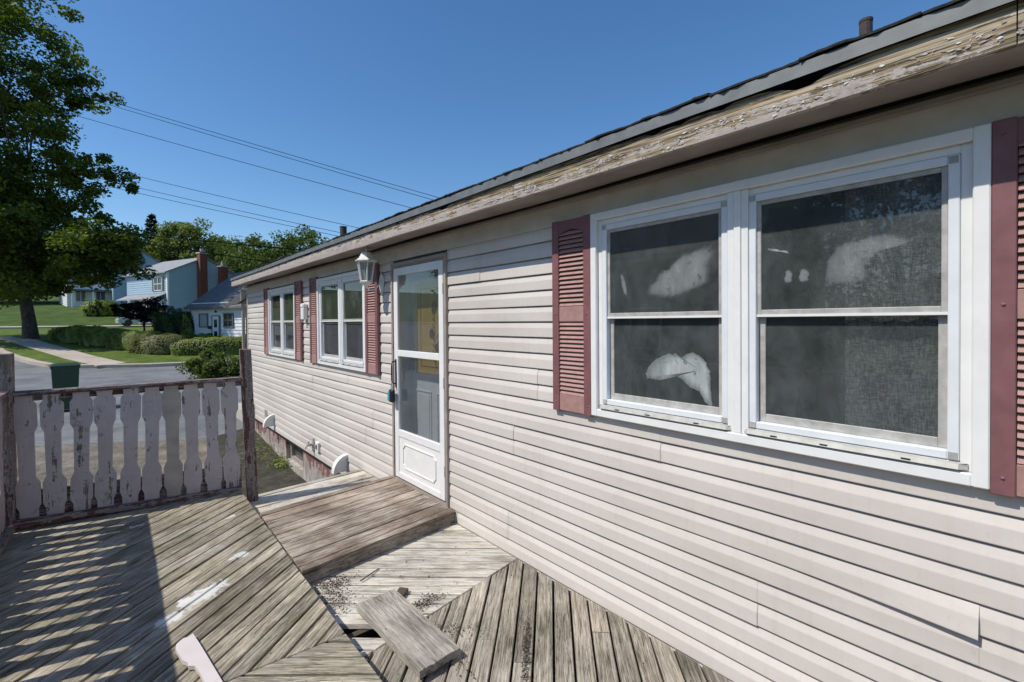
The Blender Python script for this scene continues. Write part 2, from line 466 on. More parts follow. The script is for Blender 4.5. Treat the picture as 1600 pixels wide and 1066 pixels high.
def m_ground(name, cols, sc, bump=.5, bd=.03, rough=.95, patches=None):
    n = N(name); v = n.coord('World')
    f = n.noise(v, sc, 8, .68)
    g = n.noise(v, sc*14, 4, .7)
    k = n.math('ADD', n.math('MULTIPLY', f, .6), n.math('MULTIPLY', g, .4))
    col = n.ramp(k, [(.36, cols[0]), (.5, cols[1]), (.64, cols[2])])
    if patches:
        p = n.noise(v, patches[0], 5, .6)
        col = n.mix(col, (*patches[1], 1), n.ramp(p, [(patches[2], 0.0), (patches[2]+.08, 1.0)]))
    return n.fin(col, rough, n.bump(k, bump, bd), .2)
MGRAV = m_ground('gravel_yard', [(.09, .08, .065), (.19, .17, .14), (.32, .29, .24)], 2.5, .8, .05, patches=(1.1, (.085, .09, .04), .60))
MROAD = m_ground('asphalt', [(.125, .13, .138), (.185, .19, .20), (.245, .25, .26)], .9, .3, .02, patches=(.32, (.13, .135, .145), .57))
MLAWN = m_ground('lawn', [(.045, .08, .014), (.10, .15, .024), (.19, .22, .055)], 1.1, 1.0, .12, patches=(.9, (.16, .165, .06), .58))
MPATH = m_ground('concrete_path', [(.36, .31, .25), (.46, .40, .33), (.52, .46, .39)], .9, .2, .01)
MBANK = m_ground('hill_grass', [(.03, .055, .012), (.06, .10, .02), (.11, .155, .035)], .5, .9, .1)

sheet('ground', [[(-900, -60), (900, -60), (900, 900), (-900, 900)]], 0, MBANK, 4)
sheet('gravel_yard', [[(-9, -8), (14, -8), (14, 11.0), (-1, 10.6), (-4, 12.0), (-7, 14.5), (-9, 16.8)]], .006, MGRAV)
MSOIL = m_ground('damp_soil', [(.035, .033, .026), (.075, .072, .056), (.14, .13, .10)], 5, .9, .06, patches=(2.2, (.05, .065, .025), .58))
sheet('soil', [[(-1.6, 4.0), (.03, 4.0), (.03, 11.0), (-.75, 10.6), (-1.1, 8.0)]], .012, MSOIL, 1)
sheet('road', [[(-60, 24), (-14, 23), (-7, 14.5), (-4, 12.0), (-1, 10.6), (60, 10.6), (60, 27.4), (3, 28.0), (-.9, 28.3), (-3.6, 29.1), (-4.4, 29.9), (-5, 31.0), (-5.8, 33.0), (-6.5, 35.1), (-7.4, 39), (-9.5, 48), (-13, 62), (-60, 62)]], .010, MROAD)
KERB = [(60, 27.4), (3, 28.0), (-.9, 28.3), (-3.6, 29.1), (-4.4, 29.9), (-5, 31.0), (-5.8, 33.0), (-6.5, 35.1), (-7.4, 39), (-9.5, 48), (-13, 62)]
sheet('lawn', [KERB[:-1]+[(-12.2, 59), (60, 59)]], .14, MLAWN, side=.3)
def ribbon(line, wd, shift=0):
    out = []
    for i, p in enumerate(line):
        a = line[max(i-1, 0)]; b = line[min(i+1, len(line)-1)]
        t = Vector((b[0]-a[0], b[1]-a[1])).normalized(); nn = Vector((-t.y, t.x))
        out.append(((p[0]+nn.x*shift, p[1]+nn.y*shift), (p[0]+nn.x*(shift+wd), p[1]+nn.y*(shift+wd))))
    return out
def ribbon_mesh(name, line, wd, off, mat, shift=0, side=.2):
    bm = bmesh.new(); rb = []
    for i in range(len(line)-1):
        k = 6
        for j in range(k): rb.append((line[i][0]+(line[i+1][0]-line[i][0])*j/k, line[i][1]+(line[i+1][1]-line[i][1])*j/k))
    rb.append(line[-1])
    rr = ribbon(rb, wd, shift)
    prev = None
    for a, b in rr:
        cur = [bm.verts.new((a[0], a[1], T(a[1])+off-side)), bm.verts.new((a[0], a[1], T(a[1])+off)), bm.verts.new((b[0], b[1], T(b[1])+off)), bm.verts.new((b[0], b[1], T(b[1])+off-side))]
        if prev:
            for i in range(3): bm.faces.new((prev[i], prev[i+1], cur[i+1], cur[i]))
        prev = cur
    fixn(bm)
    return tag(obj(name, bm, mat), kind='structure')
ribbon_mesh('kerb', KERB, .28, .155, MPATH, shift=-.27)
ribbon_mesh('path', [(-2.15, 28.85), (-3.3, 31.5), (-4.6, 35.2), (-5.9, 39), (-7.6, 43.5)], 1.15, .152, MPATH, shift=-.6, side=.05)
bm = bmesh.new()
for i in range(14):
    pass
bm.free()
ribbon_mesh('upper_road', [(-60, 64), (-8, 64), (20, 63.2), (80, 63)], 3.4, .16, MPATH, shift=-1.5, side=.2)

# ------------------------------------------------------------------ the house
Y0, Y1 = -4.0, 10.93
house = tag(empty('house', (0, 0, 0)), 'long low bungalow with beige siding, maroon shutters and rotting eaves beside the deck', 'house')
WINS = [(.162, 1.800, 1.115, 2.280), (4.990, 6.560, 1.115, 2.250), (7.580, 9.130, 1.115, 2.245)]
DOOR = (3.372, 4.380, .10, 2.243)
E_ = .104
ZK = lambda k: .105+E_*k
ZTOP = 2.285
# sheathing, pieced round the openings
bm = bmesh.new()
holes = [(a+.06, b-.06, c+.06, d-.06) for a, b, c, d in WINS]+[(DOOR[0]+.04, DOOR[1]-.04, DOOR[2]+.02, DOOR[3]-.03)]
holes.sort()
cur = Y0
for a, b, c, d in holes:
    box(bm, (.008, cur, -.235), (.12, a, 2.46))
    box(bm, (.008, a, -.235), (.12, b, c)); box(bm, (.008, a, d), (.12, b, 2.46))
    cur = b
box(bm, (.008, cur, -.235), (.12, Y1-.01, 2.46))
box(bm, (.12, Y1-.13, -.235), (7.3, Y1-.01, 2.46)); box(bm, (.12, Y0, -.235), (7.3, Y0+.12, 2.46)); box(bm, (7.18, Y0+.12, -.235), (7.3, Y1-.13, 2.46))
wall = obj('wall', bm, MINT, house)
# siding courses
PROF = lambda z0, z1: [(-.0085, z0+.004), (-.0095, z0-.003), (-.0145, z0-.003), (-.0155, z0), (-.0150, z0+.056), (-.0142, z0+.060), (-.0050, z1-.013), (.0045, z1-.006), (.0055, z1+.012)]
def siding(ya, yb, k, loose=None, dx=0):
    z0 = max(ZK(k), -.222); z1 = min(ZK(k+1), ZTOP)
    bm = bmesh.new()
    if loose:
        ys = np.linspace(ya, yb, 40)
        def fn(x, y, z):
            t = max(0, min(1, (.95-y)/.75)); t = t*t
            lo = max(0, 1-(z-z0)/(z1-z0))
            return (x-.020*t*lo-.004*t, y, z-.008*t*lo)
        extrude_profile(bm, PROF(z0, z1), ys, fn=fn)
    else:
        ns = max(2, int((yb-ya)/.4)+1); ph = random.uniform(0, 6); am = random.uniform(.0004, .0014)
        extrude_profile(bm, [(x+dx, z) for x, z in PROF(z0, z1)], np.linspace(ya, yb, ns), fn=lambda x, y, z: (x-am*(1+math.sin(y*3.1+ph)), y, z+am*.8*math.sin(y*1.7+ph*2)))
    for f in bm.faces: f.normal_update()
    bmesh.ops.recalc_face_normals(bm, faces=bm.faces)
    s = obj('siding_panel', bm, MSID, wall)
    return s
JOINTS = {0: [2.62, 6.30, 9.0], 1: [.9, 5.1, 8.2], 2: [.20, 4.9, 7.3], 3: [2.55, 6.9], 4: [1.38, 5.6, 8.8], 5: [2.3, 5.55, 7.95], -1: [3.28, 7.4], -2: [1.9, 5.2, 8.9]}
k0, k1 = -4, int((ZTOP-.105)/E_)
for k in range(k0+1, k1+1):
    zc0, zc1 = ZK(k), ZK(k+1)
    cuts = []
    for a, b, c, d in WINS:
        if zc1 > c+.035 and zc0 < d-.035: cuts.append((a+.012, b-.012))
    if zc1 > DOOR[2]+.02 and zc0 < DOOR[3]-.02: cuts.append((DOOR[0]+.012, DOOR[1]-.012))
    cuts.sort()
    segs = []; cur = Y0
    for a, b in cuts: segs.append((cur, a)); cur = b
    segs.append((cur, Y1-.02))
    js = JOINTS.get(k//2, [2.7+((k//2)*1.37) % 1.1, 6.2+((k//2)*.83) % .9])
    for a, b in segs:
        pts = [a]+[j for j in js if a+.25 < j < b-.25]+[b]
        for i, (p, q) in enumerate(zip(pts[:-1], pts[1:])):
            lo = (k == 5 and abs(p-.20) < .02)
            siding(p-(.012 if i else 0), q, k, lo, -.0025 if (i and not lo) else 0)
obj('corner_post', B(((-.024, Y1-.035, -.225), (.0, Y1+.012, 2.44)), ((0, Y1-.006, -.225), (.06, Y1+.012, 2.44)), bev=.003), MFRIEZE, house)
# far gable end siding (seen only at a glance from other positions)
bm = bmesh.new()
for k in range(-3, 24):
    z0 = ZK(k)
    box(bm, (.06, Y1-.008, z0), (7.25, Y1+.010, z0+.098))
obj('end_siding', bm, MSID, house)
# frieze, soffit, fascia, drip edge
obj('frieze', B(((-.026, Y0, 2.268), (-.002, Y1, 2.402)), bev=.003), MFRIEZE, house)
obj('frieze_moulding', B(((-.045, Y0, 2.384), (-.0265, Y1, 2.412)), bev=.006), MSOFF, house)
FX = -.292
bm = bmesh.new()
ys = np.linspace(Y0, Y1+.02, 60)
extrude_profile(bm, [(FX+.012, 2.418), (-.05, 2.429), (-.05, 2.438), (FX+.012, 2.430)], ys, True, lambda x, y, z: (x, y, z+.006*math.sin(y*2.1)*(1 if x > -.1 else .2)))
obj('soffit', fixn(bm), MSOFF, house)
bm = bmesh.new()
box(bm, (FX+.03, Y0, 2.4385), (.02, Y1+.02, 2.46))
obj('rafter_fill', bm, MDARK, house)
def fascia(ya, yb, seed, dip=None):
    rr = np.random.default_rng(seed)
    bm = bmesh.new()
    ys = np.arange(ya+.0015, yb-.0015, .045).tolist()+[yb-.0015]
    nz = np.cumsum(rr.normal(0, .0018, len(ys))); nz -= np.linspace(nz[0], nz[-1], len(ys))
    rows = []
    for y, q in zip(ys, nz):
        zt = 2.523+q
        if dip: zt -= dip[2]*math.exp(-((y-dip[0])/dip[1])**2)
        if rr.random() < .12: zt -= rr.uniform(.004, .014)
        zt = max(zt, 2.445)
        zb = 2.407+.0015*math.sin(y*5+seed)
        rows.append([bm.verts.new(p) for p in ((FX, y, zb), (FX-.002, y, zb+.05), (FX+.001, y, zt), (FX+.028, y, zt+.004), (FX+.028, y, zb))])
    for a, b in zip(rows[:-1], rows[1:]):
        for i in range(5): bm.faces.new((a[i], a[(i+1) % 5], b[(i+1) % 5], b[i]))
    bm.faces.new(rows[0][::-1]); bm.faces.new(rows[-1])
    return obj('fascia_board', fixn(bm), MFASC, house)
for i, (a, b, dp) in enumerate([(Y0, -1.9, None), (-1.9, .095, None), (.095, 2.195, (.62, .075, .036)), (2.195, 4.6, (3.0, .1, .02)), (4.6, 7.4, (6.1, .2, .02)), (7.4, Y1+.02, None)]):
    fascia(a, b, 30+i, dp)
rf_ = np.random.default_rng(12); bm = bmesh.new()
cl_ = [(rf_.uniform(.1, 5.5), rf_.uniform(2.415, 2.465)) for _ in range(26)]
for _ in range(420):
    cq_ = cl_[int(rf_.integers(26))]
    y = cq_[0]+rf_.normal(0, .09); z = cq_[1]+rf_.normal(0, .010)
    if z > 2.495 or z < 2.411: continue
    ln_ = rf_.uniform(.002, .012); hh_ = rf_.uniform(.001, .0045); a_ = rf_.uniform(-.35, .35); lift = rf_.uniform(.001, .004)
    vs = []
    for k in range(7):
        t = k*2*math.pi/7; u = ln_*math.cos(t)*rf_.uniform(.6, 1.1); v = hh_*math.sin(t)*rf_.uniform(.6, 1.1)
        vs.append(bm.verts.new((FX-.0035-lift*max(0, u/ln_)**2-.001*rf_.random(), y+u*math.cos(a_)-v*math.sin(a_), z+u*math.sin(a_)+v*math.cos(a_))))
    f = bm.faces.new(vs); f.material_index = int(rf_.random() < .35)
tag(obj('paint_flakes', bm, [m_plain('lilac_paint_flake', (.42, .37, .35), .7, .2, 60, .1), m_plain('white_undercoat_flake', (.72, .70, .66), .7, .1, 60, .1)], house), kind='stuff')
# drip edge: bent metal strip
bm = bmesh.new()
extrude_profile(bm, [(FX-.018, 2.518), (FX-.012, 2.522), (FX-.012, 2.562), (.1, 2.632), (.1, 2.636), (FX-.016, 2.567)], np.linspace(Y0, Y1+.05, 50), True, lambda x, y, z: (x, y, z+.0025*math.sin(y*1.3)+.0008*math.sin(y*6)))
obj('drip_edge', fixn(bm), MDRIP, house)
# roof
PITCH = .33
bm = bmesh.new()
zr = lambda x: 2.575+(x-FX)*PITCH
xr = 3.65
ra = [(FX-.012, zr(FX-.012)), (xr, zr(xr)), (2*xr-FX, zr(FX)), (2*xr-FX, zr(FX)-.03), (xr, zr(xr)-.12), (FX+.05, zr(FX)-.015)]
extrude_profile(bm, ra, [Y0, Y1+.06], True)
roof = obj('roof', fixn(bm), MROOF, house)
bm = bmesh.new(); box(bm, (0, -.165, 0), (.155, .165, .007))
tabm = None
for r_ in range(3):
    y = Y0+r_*.11
    while y < Y1:
        wd = .33
        bm = bmesh.new()
        nx = 4; rows = []
        curl = random.choice([0, 0, 0, 0, .003, .005, .008, .012]) if r_ == 0 else random.choice([0, 0, 0, .004, .008, .014])
        jag = [random.uniform(-.007, .010) for _ in range(13)]
        for i in range(nx+1):
            rows.append([])
            for j in range(13):
                x = i/nx*.17+(jag[j] if i == 0 else 0); yy = (j/12-.5)*(wd-.004)
                t = (1-i/nx)**2
                rows[-1].append((x, yy, curl*t*(1+.5*math.sin(j*.65+y*7))+random.uniform(0, .0035 if i == 0 else .0015)))
        top = [[bm.verts.new((x, yy, z+.0075)) for x, yy, z in rw] for rw in rows]
        bot = [[bm.verts.new((x, yy, z)) for x, yy, z in rw] for rw in rows]
        for i in range(nx):
            for j in range(12):
                bm.faces.new((top[i][j], top[i+1][j], top[i+1][j+1], top[i][j+1])); bm.faces.new((bot[i][j], bot[i][j+1], bot[i+1][j+1], bot[i+1][j]))
        for j in range(12): bm.faces.new((bot[0][j], top[0][j], top[0][j+1], bot[0][j+1]))
        for i in range(nx):
            bm.faces.new((bot[i][0], bot[i+1][0], top[i+1][0], top[i][0])); bm.faces.new((bot[i][12], top[i][12], top[i+1][12], bot[i+1][12]))
        xs = FX-.020+r_*.125
        obj('shingle', fixn(bm), MROOF, roof, (xs, y+wd/2, zr(xs)+.001+.006*r_), (random.uniform(-.008, .008), -math.atan(PITCH), random.uniform(-.02, .02)))
        y += wd
for (x, y, z0, z1, rr) in ((.55, .625, 2.80, 3.066, .026), (.55, 7.15, 2.80, 3.12, .05)):
    bm = bmesh.new(); tube(bm, [(x, y, z0), (x, y, z1)], rr, 14)
    tube(bm, [(x, y, z1-.012), (x, y, z1+.001)], rr*1.07, 14)
    p = obj('vent_pipe', fixn(bm), MPIPE, roof)
    bm = bmesh.new(); box(bm, (x-.12, y-.10, zr(x-.12)+.02), (x+.06, y+.10, zr(x-.12)+.03))
    p2 = obj('pipe_flashing', bm, MPIPE, roof)
# foundation
bm = bmesh.new()
OP = (6.75, 8.55)
for a, b in ((Y0, 5.2), (5.2, 7.55), (8.45, Y1-.03)):
    box(bm, (.035, a, -1.0), (.22, b, -.2355))
box(bm, (.035, 7.55, -1.0), (.22, 8.45, -.60))
found = obj('foundation', bm, MFOUND, house)
obj('basement_window', B(((.15, 7.57, -.58), (.16, 8.43, -.24))), m_glass('basement_glass', .2), house)
obj('basement_window_frame', B(((.10, 7.56, -.60), (.145, 7.62, -.237)), ((.10, 8.38, -.60), (.145, 8.44, -.237)), ((.10, 7.62, -.60), (.145, 8.38, -.55))), MTRIM, house)
obj('foundation_sill', B(((.0, Y0, -.250), (.06, Y1-.02, -.2365))), MDARK, house)
# interior
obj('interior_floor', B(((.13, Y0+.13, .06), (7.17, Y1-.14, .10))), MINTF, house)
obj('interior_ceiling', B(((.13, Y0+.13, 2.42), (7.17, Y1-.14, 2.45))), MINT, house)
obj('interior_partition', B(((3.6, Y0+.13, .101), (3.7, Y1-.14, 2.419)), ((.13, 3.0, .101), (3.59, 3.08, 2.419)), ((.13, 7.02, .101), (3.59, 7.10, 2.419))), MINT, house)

# ---- windows
def window(y0, y1, z0, z1, fogs, idx, curtain=None):
    bm = bmesh.new()
    ring(bm, y0, y1, z0, z1, .042, -.052, .004, .004)
    ring(bm, y0+.0422, y1-.0422, z0+.0422, z1-.0422, .030, -.030, .02, .003)
    ym = (y0+y1)/2-.02
    for t in (-.047, -.0165, .0145): box(bm, (-.046 if t > -.04 and t < .01 else -.040, ym+t, z0+.043), (.02, ym+t+.0302, z1-.043), .002)
    win = obj('window', bm, MWHITE, house)
    for u, (a, b) in enumerate(((y0+.073, ym-.0475), (ym+.0455, y1-.073))):
        c, d = z0+.073, z1-.073
        bm = bmesh.new(); ring(bm, a, b, c, d, .030, -.034, .012, .003); obj('storm_frame', bm, MWHITE2, win)
        for yy in (a+.004, b-.028):
            for zz in (c+.004, d-.028): obj('corner_clip', B(((-.0365, yy, zz), (-.0335, yy+.024, zz+.024))), MALU, win)
        a2, b2, c2, d2 = a+.0305, b-.0305, c+.0305, d-.0305
        zm = 1.690
        bm = bmesh.new(); ring(bm, a2, b2, zm-.016, d2, .017, -.024, -.008, .002, .032); obj('upper_sash', bm, MALU, win)
        bm = bmesh.new(); ring(bm, a2+.001, b2-.001, c2, zm+.010, .026, -.004, .010, .002, .034); obj('lower_sash', bm, MALU, win)
        bm = bmesh.new(); box(bm, (-.0275, a2, zm-.014), (-.0243, b2, zm-.004)); obj('meeting_rail_trim', bm, MWHITE, win)
        gm = m_glass('window_glass_%d_%d' % (idx, u), .62 if idx == 0 else .5, [f for f in fogs if a-.1 < f[0] < b+.1], dirt_haze=.15 if idx == 0 else .06)
        bm = bmesh.new(); box(bm, (-.0165, a2+.016, zm+.014), (-.0135, b2-.016, d2-.016)); obj('pane', bm, gm, win)
        bm = bmesh.new(); box(bm, (.0015, a2+.026, c2+.033), (.0045, b2-.026, zm-.014)); obj('pane', bm, gm, win)
        # weathered storm sill
        bm = bmesh.new(); extrude_profile(bm, [(-.060, c-.022), (-.0515, c-.006), (-.036, c-.0025), (-.036, c-.024)], [a-.022, a, b, b+.022], True, lambda x, y, z, a=a, b=b: (x+(.022 if (y < a or y > b) and x < -.05 else 0), y, z))
        for q in (.18, .55, .82): box(bm, (-.0605, a+(b-a)*q, c-.017), (-.0555, a+(b-a)*q+.026, c-.013), mi=1)
        obj('sill', fixn(bm), [MSILL, MDARK], win)
    # dark liner of the opening
    bm = bmesh.new(); ring(bm, y0+.065, y1-.065, z0+.065, z1-.065, .01, .021, .13); obj('reveal', bm, MTRIM, win)
    if curtain:
        for (ca, cb) in curtain:
            bm = bmesh.new(); n_ = int((cb-ca)/.012)
            rows = []
            for i in range(n_+1):
                y = ca+(cb-ca)*i/n_; x = .040+.004*math.sin(y*70)+.004*math.sin(y*31+1)
                rows.append([bm.verts.new((x, y, z0+.02)), bm.verts.new((x, y, z1-.02))])
            for p, q in zip(rows[:-1], rows[1:]): bm.faces.new((p[0], q[0], q[1], p[1]))
            obj('curtain', bm, MCURT, win, smooth=True)
    return win
def m_curtain():
    n = N('dark_weave_curtain')
    f = n.noise(n.coord('World', (1, 7, 34)), 6, 5, .8)
    g = n.noise(n.coord('World', (1, 36, 6)), 5, 3, .7)
    k = n.math('ADD', n.math('MULTIPLY', f, .6), n.math('MULTIPLY', g, .4))
    return n.fin(n.ramp(k, [(.42, (.05, .048, .05)), (.5, (.26, .25, .26)), (.58, (.72, .70, .71))]), .9, None, .1)
MCURT = m_curtain()
FOG1 = [(1.36, 1.55, .3, .05, .08, .6, 1), (1.45, 1.27, .25, .05, .10, .6, 1), (.78, 1.38, .06, .17, .10, .6, 1)]
FOG2 = [(5.35, 1.95, .25, .2, .12, .6, 1.5), (6.2, 1.9, .2, .2, .08, .6, 1.5)]
def m_stain(name, amt, col=(.52, .57, .57)):
    n = N(name); n.t.nodes.remove(n.b)
    df = n.n('BsdfDiffuse'); df.inputs[0].default_value = (*col, 1); tr = n.n('BsdfTransparent')
    wv = n.coord('World', (1, 1, 1), 0, (.75, 0, 0))
    f = n.ramp(n.noise(n.coord('World', (1, 5, 1.2), 0, (.75, 0, 0)), 5, 7, .65), [(.30, .55), (.68, 1.0)])
    h_ = n.ramp(n.noise(wv, 26, 5, .7), [(.30, .15), (.42, 1.0)])
    at_ = n.n('VertexColor'); at_.layer_name = 'edge'
    k = n.math('MULTIPLY', n.math('MULTIPLY', f, h_), n.math('MULTIPLY', at_.outputs[0], amt))
    mx = n.n('MixShader'); n.t.links.new(k, mx.inputs[0]); n.t.links.new(tr.outputs[0], mx.inputs[1]); n.t.links.new(df.outputs[0], mx.inputs[2]); n.t.links.new(mx.outputs[0], n.out.inputs[0])
    return n.m
def stain(win, x, pts, mat, inner=.55, fade=.0, ctr=None):
    # thin film of condensation dried on the pane: outline roughened, thinner towards its rim
    rr = np.random.default_rng(len(pts)); P = []
    for i in range(len(pts)):
        a = np.array(pts[i]); b = np.array(pts[(i+1) % len(pts)])
        for t in (0, .25, .5, .75): P.append(a+(b-a)*t+rr.normal(0, .0022, 2))
    P = np.array(P); c = np.array(ctr) if ctr else P.mean(0); bm = bmesh.new(); cl = bm.loops.layers.color.new('edge')
    rings_ = []
    for f, e in ((1.0, fade), (.93, .35+.5*fade), (.82, .85), (inner, 1.0)):
        rings_.append(([bm.verts.new((x, *(c+(p-c)*f))) for p in P], e))
    n_ = len(P); val = {}
    for vs, e in rings_:
        for v in vs: val[v] = e
    for (a, _), (b, _) in zip(rings_[:-1], rings_[1:]):
        for i in range(n_): bm.faces.new((a[i], a[(i+1) % n_], b[(i+1) % n_], b[i]))
    cv = bm.verts.new((x, *c)); val[cv] = 1.0
    for i in range(n_): bm.faces.new((rings_[-1][0][i], rings_[-1][0][(i+1) % n_], cv))
    for f in bm.faces:
        for l in f.loops: l[cl] = (val[l.vert],)*3+(1,)
    return obj('condensation', bm, mat, win)
wA = window(*WINS[0], FOG1, 0, curtain=[(.2, .575)])
SA, SC, SD = m_stain('film_thin', .42), m_stain('film_thick', .85), m_stain('film_faint', .34)
stain(wA, -.0172, [(1.4507, 1.7912), (1.4394, 1.8333), (1.4067, 1.8596), (1.3799, 1.8996), (1.3484, 1.9201), (1.3227, 1.9179), (1.2823, 1.955), (1.243, 1.9911), (1.1953, 1.9945), (1.1582, 2.0075), (1.1131, 2.019), (1.0867, 2.0114), (1.0738, 1.9804), (1.0913, 1.9486), (1.0958, 1.8982), (1.1093, 1.8398), (1.1497, 1.8209), (1.1867, 1.8056), (1.2438, 1.7863), (1.2981, 1.7725), (1.3439, 1.7772), (1.3964, 1.7859)], SA, .6, .25)
stain(wA, -.0172, [(1.6119, 1.9231), (1.5939, 1.9167), (1.5739, 1.8608), (1.5684, 1.8014), (1.5826, 1.802), (1.6063, 1.8629)], SA, .6, .1)
stain(wA, .0009, [(1.4651, 1.3799), (1.4427, 1.4199), (1.4098, 1.4553), (1.3566, 1.4836), (1.2951, 1.4939), (1.2555, 1.4778), (1.1977, 1.5074), (1.1605, 1.4872), (1.1242, 1.4588), (1.111, 1.408), (1.1068, 1.3395), (1.0938, 1.2551), (1.116, 1.2565), (1.1384, 1.2753), (1.1612, 1.312), (1.189, 1.3266), (1.2174, 1.3371), (1.256, 1.3694), (1.2956, 1.3842), (1.3364, 1.3762), (1.3677, 1.3548), (1.4103, 1.3558), (1.4541, 1.3567)], SC, .6, .7, (1.16, 1.42))
stain(wA, -.0172, [(.6314, 1.8023), (.6283, 1.8876), (.6129, 1.9073), (.5916, 1.9471), (.559, 1.9638), (.5075, 1.9637), (.4635, 1.9776), (.4006, 1.9749), (.3361, 1.9403), (.4108, 1.9245), (.4527, 1.9099), (.4852, 1.8668), (.4962, 1.8004), (.53, 1.789), (.5766, 1.7904)], SD, .55, .05, (.55, 1.90))
for cy0, rr_ in ((.7609, .017), (.703, .022)):
    stain(wA, -.0172, [(cy0+rr_*math.cos(t), 1.842+.030*math.sin(t)) for t in np.linspace(0, 6.28, 9)[:-1]], SA, .5, .0)
stain(wA, -.0172, [(.8402, 1.9666), (.80, 1.959), (.7622, 1.9462), (.7622, 1.9422), (.80, 1.952), (.84, 1.962)], SC, .5, .8)
window(*WINS[1], FOG2, 1, curtain=[(5.08, 5.4), (5.85, 6.0), (6.3, 6.47)])
window(*WINS[2], FOG2, 2, curtain=[(7.68, 8.0), (8.7, 9.05)])

# ---- shutters
bm = bmesh.new()
LW = .196
extrude_profile(bm, [(-.020, -.001), (-.0245, -.0090), (-.0205, -.0118), (-.006, .0100), (-.006, .0140)], [-LW/2, LW/2], True)
louv_me = bpy.data.meshes.new('louvre'); fixn(bm).to_mesh(louv_me); bm.free(); louv_me.materials.append(MLOUV)
def shutter(y0, z0=1.105, z1=2.283, wd=.312):
    y1 = y0+wd; st = .056
    bm = bmesh.new()
    for a in (y0, y1-st): box(bm, (-.050, a, z0), (-.019, a+st, z1), .003)
    x0, x1 = -.045, -.019
    def rail(za, zb, mi=1): box(bm, (x0, y0+st+.0005, za), (x1, y1-st-.0005, zb), .002, mi)
    rail(z0+.006, z0+.105); rail(1.660, 1.752)
    # arched head rail
    n_ = 10; ya, yb = y0+st+.0005, y1-st-.0005
    lo = []; hi = []
    for i in range(n_+1):
        t = i/n_; y = ya+(yb-ya)*t; zz = z1-.092+.030*math.sin(math.pi*t)
        lo.append((y, zz)); hi.append((y, z1-.004))
    for xx, rev in ((x0, False), (x1, True)):
        pass
    vs = [[bm.verts.new((xx, y, z)) for y, z in lo+hi[::-1]] for xx in (x0, x1)]
    bm.faces.new(vs[0]); bm.faces.new(vs[1][::-1]); m_ = len(vs[0])
    for i in range(m_): bm.faces.new((vs[0][i], vs[1][i], vs[1][(i+1) % m_], vs[0][(i+1) % m_]))
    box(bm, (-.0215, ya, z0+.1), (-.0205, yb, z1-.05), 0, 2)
    for yy in (y0+st/2, y1-st/2):
        for zz in (z0+.055, 1.705, z1-.05):
            r0 = len(bm.verts)
            for k in range(8): pass
            c = bm.verts.new((-.056, yy, zz)); rg = [bm.verts.new((-.0495, yy+.0075*math.cos(k*math.pi/4), zz+.0075*math.sin(k*math.pi/4))) for k in range(8)]
            for k in range(8): bm.faces.new((c, rg[k], rg[(k+1) % 8]))
    bmesh.ops.recalc_face_normals(bm, faces=bm.faces)
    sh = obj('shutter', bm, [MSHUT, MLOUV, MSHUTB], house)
    for za, zb in ((z0+.105, 1.660), (1.752, z1-.068)):
        n_ = int((zb-za)/.0262)
        for i in range(n_):
            obj('louvre', louv_me, None, sh, (-.0215, (y0+y1)/2, za+(i+.5)*(zb-za)/n_))
    return sh
for y in (1.801, -.151, 6.563, 4.677, 9.134, 7.266): shutter(y)

# ---- doors
a, b, c, d = DOOR
bm = bmesh.new()
box(bm, (-.040, a, c), (.01, a+.030, d), .003); box(bm, (-.040, b-.030, c), (.01, b, d), .003); box(bm, (-.040, a+.0302, d-.030), (.01, b-.0302, d), .003)
box(bm, (-.026, a+.0302, c), (.01, a+.046, d-.0302)); box(bm, (-.026, b-.046, c), (.01, b-.0302, d-.0302)); box(bm, (-.026, a+.0462, d-.046), (.01, b-.0462, d-.0302))
box(bm, (-.035, a+.0302, c), (.14, b-.0302, c+.022))
obj('door_frame', bm, MTRIM, house)
ya, yb, za, zb = a+.050, b-.050, .140, 2.190
bm = bmesh.new()
X0, X1 = -.034, -.004
box(bm, (X0, ya, za), (X1, ya+.072, zb), .004); box(bm, (X0, yb-.076, za), (X1, yb, zb), .004)
box(bm, (X0, ya+.0722, 2.118), (X1, yb-.0762, zb), .003); box(bm, (X0, ya+.0722, 1.332), (X1, yb-.0762, 1.392), .003); box(bm, (X0, ya+.0722, .545), (X1, yb-.0762, .612), .003)
box(bm, (X0, ya+.0722, za), (X1, yb-.0762, za+.055), .003)
storm = obj('storm_door', bm, MWHITE, house)
bm = bmesh.new()
py0, py1, pz0, pz1 = ya+.0722, yb-.0762, za+.0552, .5448
box(bm, (-.026, py0, pz0), (-.008, py1, pz1))
def octring(i0, x0, x1):
    o8 = []
    for ins in (i0, i0+.012):
        A_, B_, C_, D_ = py0+ins, py1-ins, pz0+ins*.75, pz1-ins*.75; k = .035
        o8.append([(A_+k, C_), (B_-k, C_), (B_-k*.6, C_+k*.6), (B_, C_+k), (B_, D_-k), (B_-k*.6, D_-k*.6), (B_-k, D_), (A_+k, D_), (A_+k*.6, D_-k*.6), (A_, D_-k), (A_, C_+k), (A_+k*.6, C_+k*.6)])
    vo = [[bm.verts.new((x, y, z)) for y, z in q] for q, x in ((o8[0], x1), (o8[0], x0), (o8[1], x0), (o8[1], x1))]
    for r in range(3):
        for i in range(12): bm.faces.new((vo[r][i], vo[r][(i+1) % 12], vo[r+1][(i+1) % 12], vo[r+1][i]))
octring(.075, -.034, -.0255)
obj('kick_panel', fixn(bm), MWHITE, storm)
gd = m_glass('door_glass', .80, [(3.9, .95, .4, .3, .06, .6, 1.5)], dirt_haze=.05)
obj('pane', B(((-.021, ya+.0722, 1.3922), (-.018, yb-.0762, 2.1178))), gd, storm)
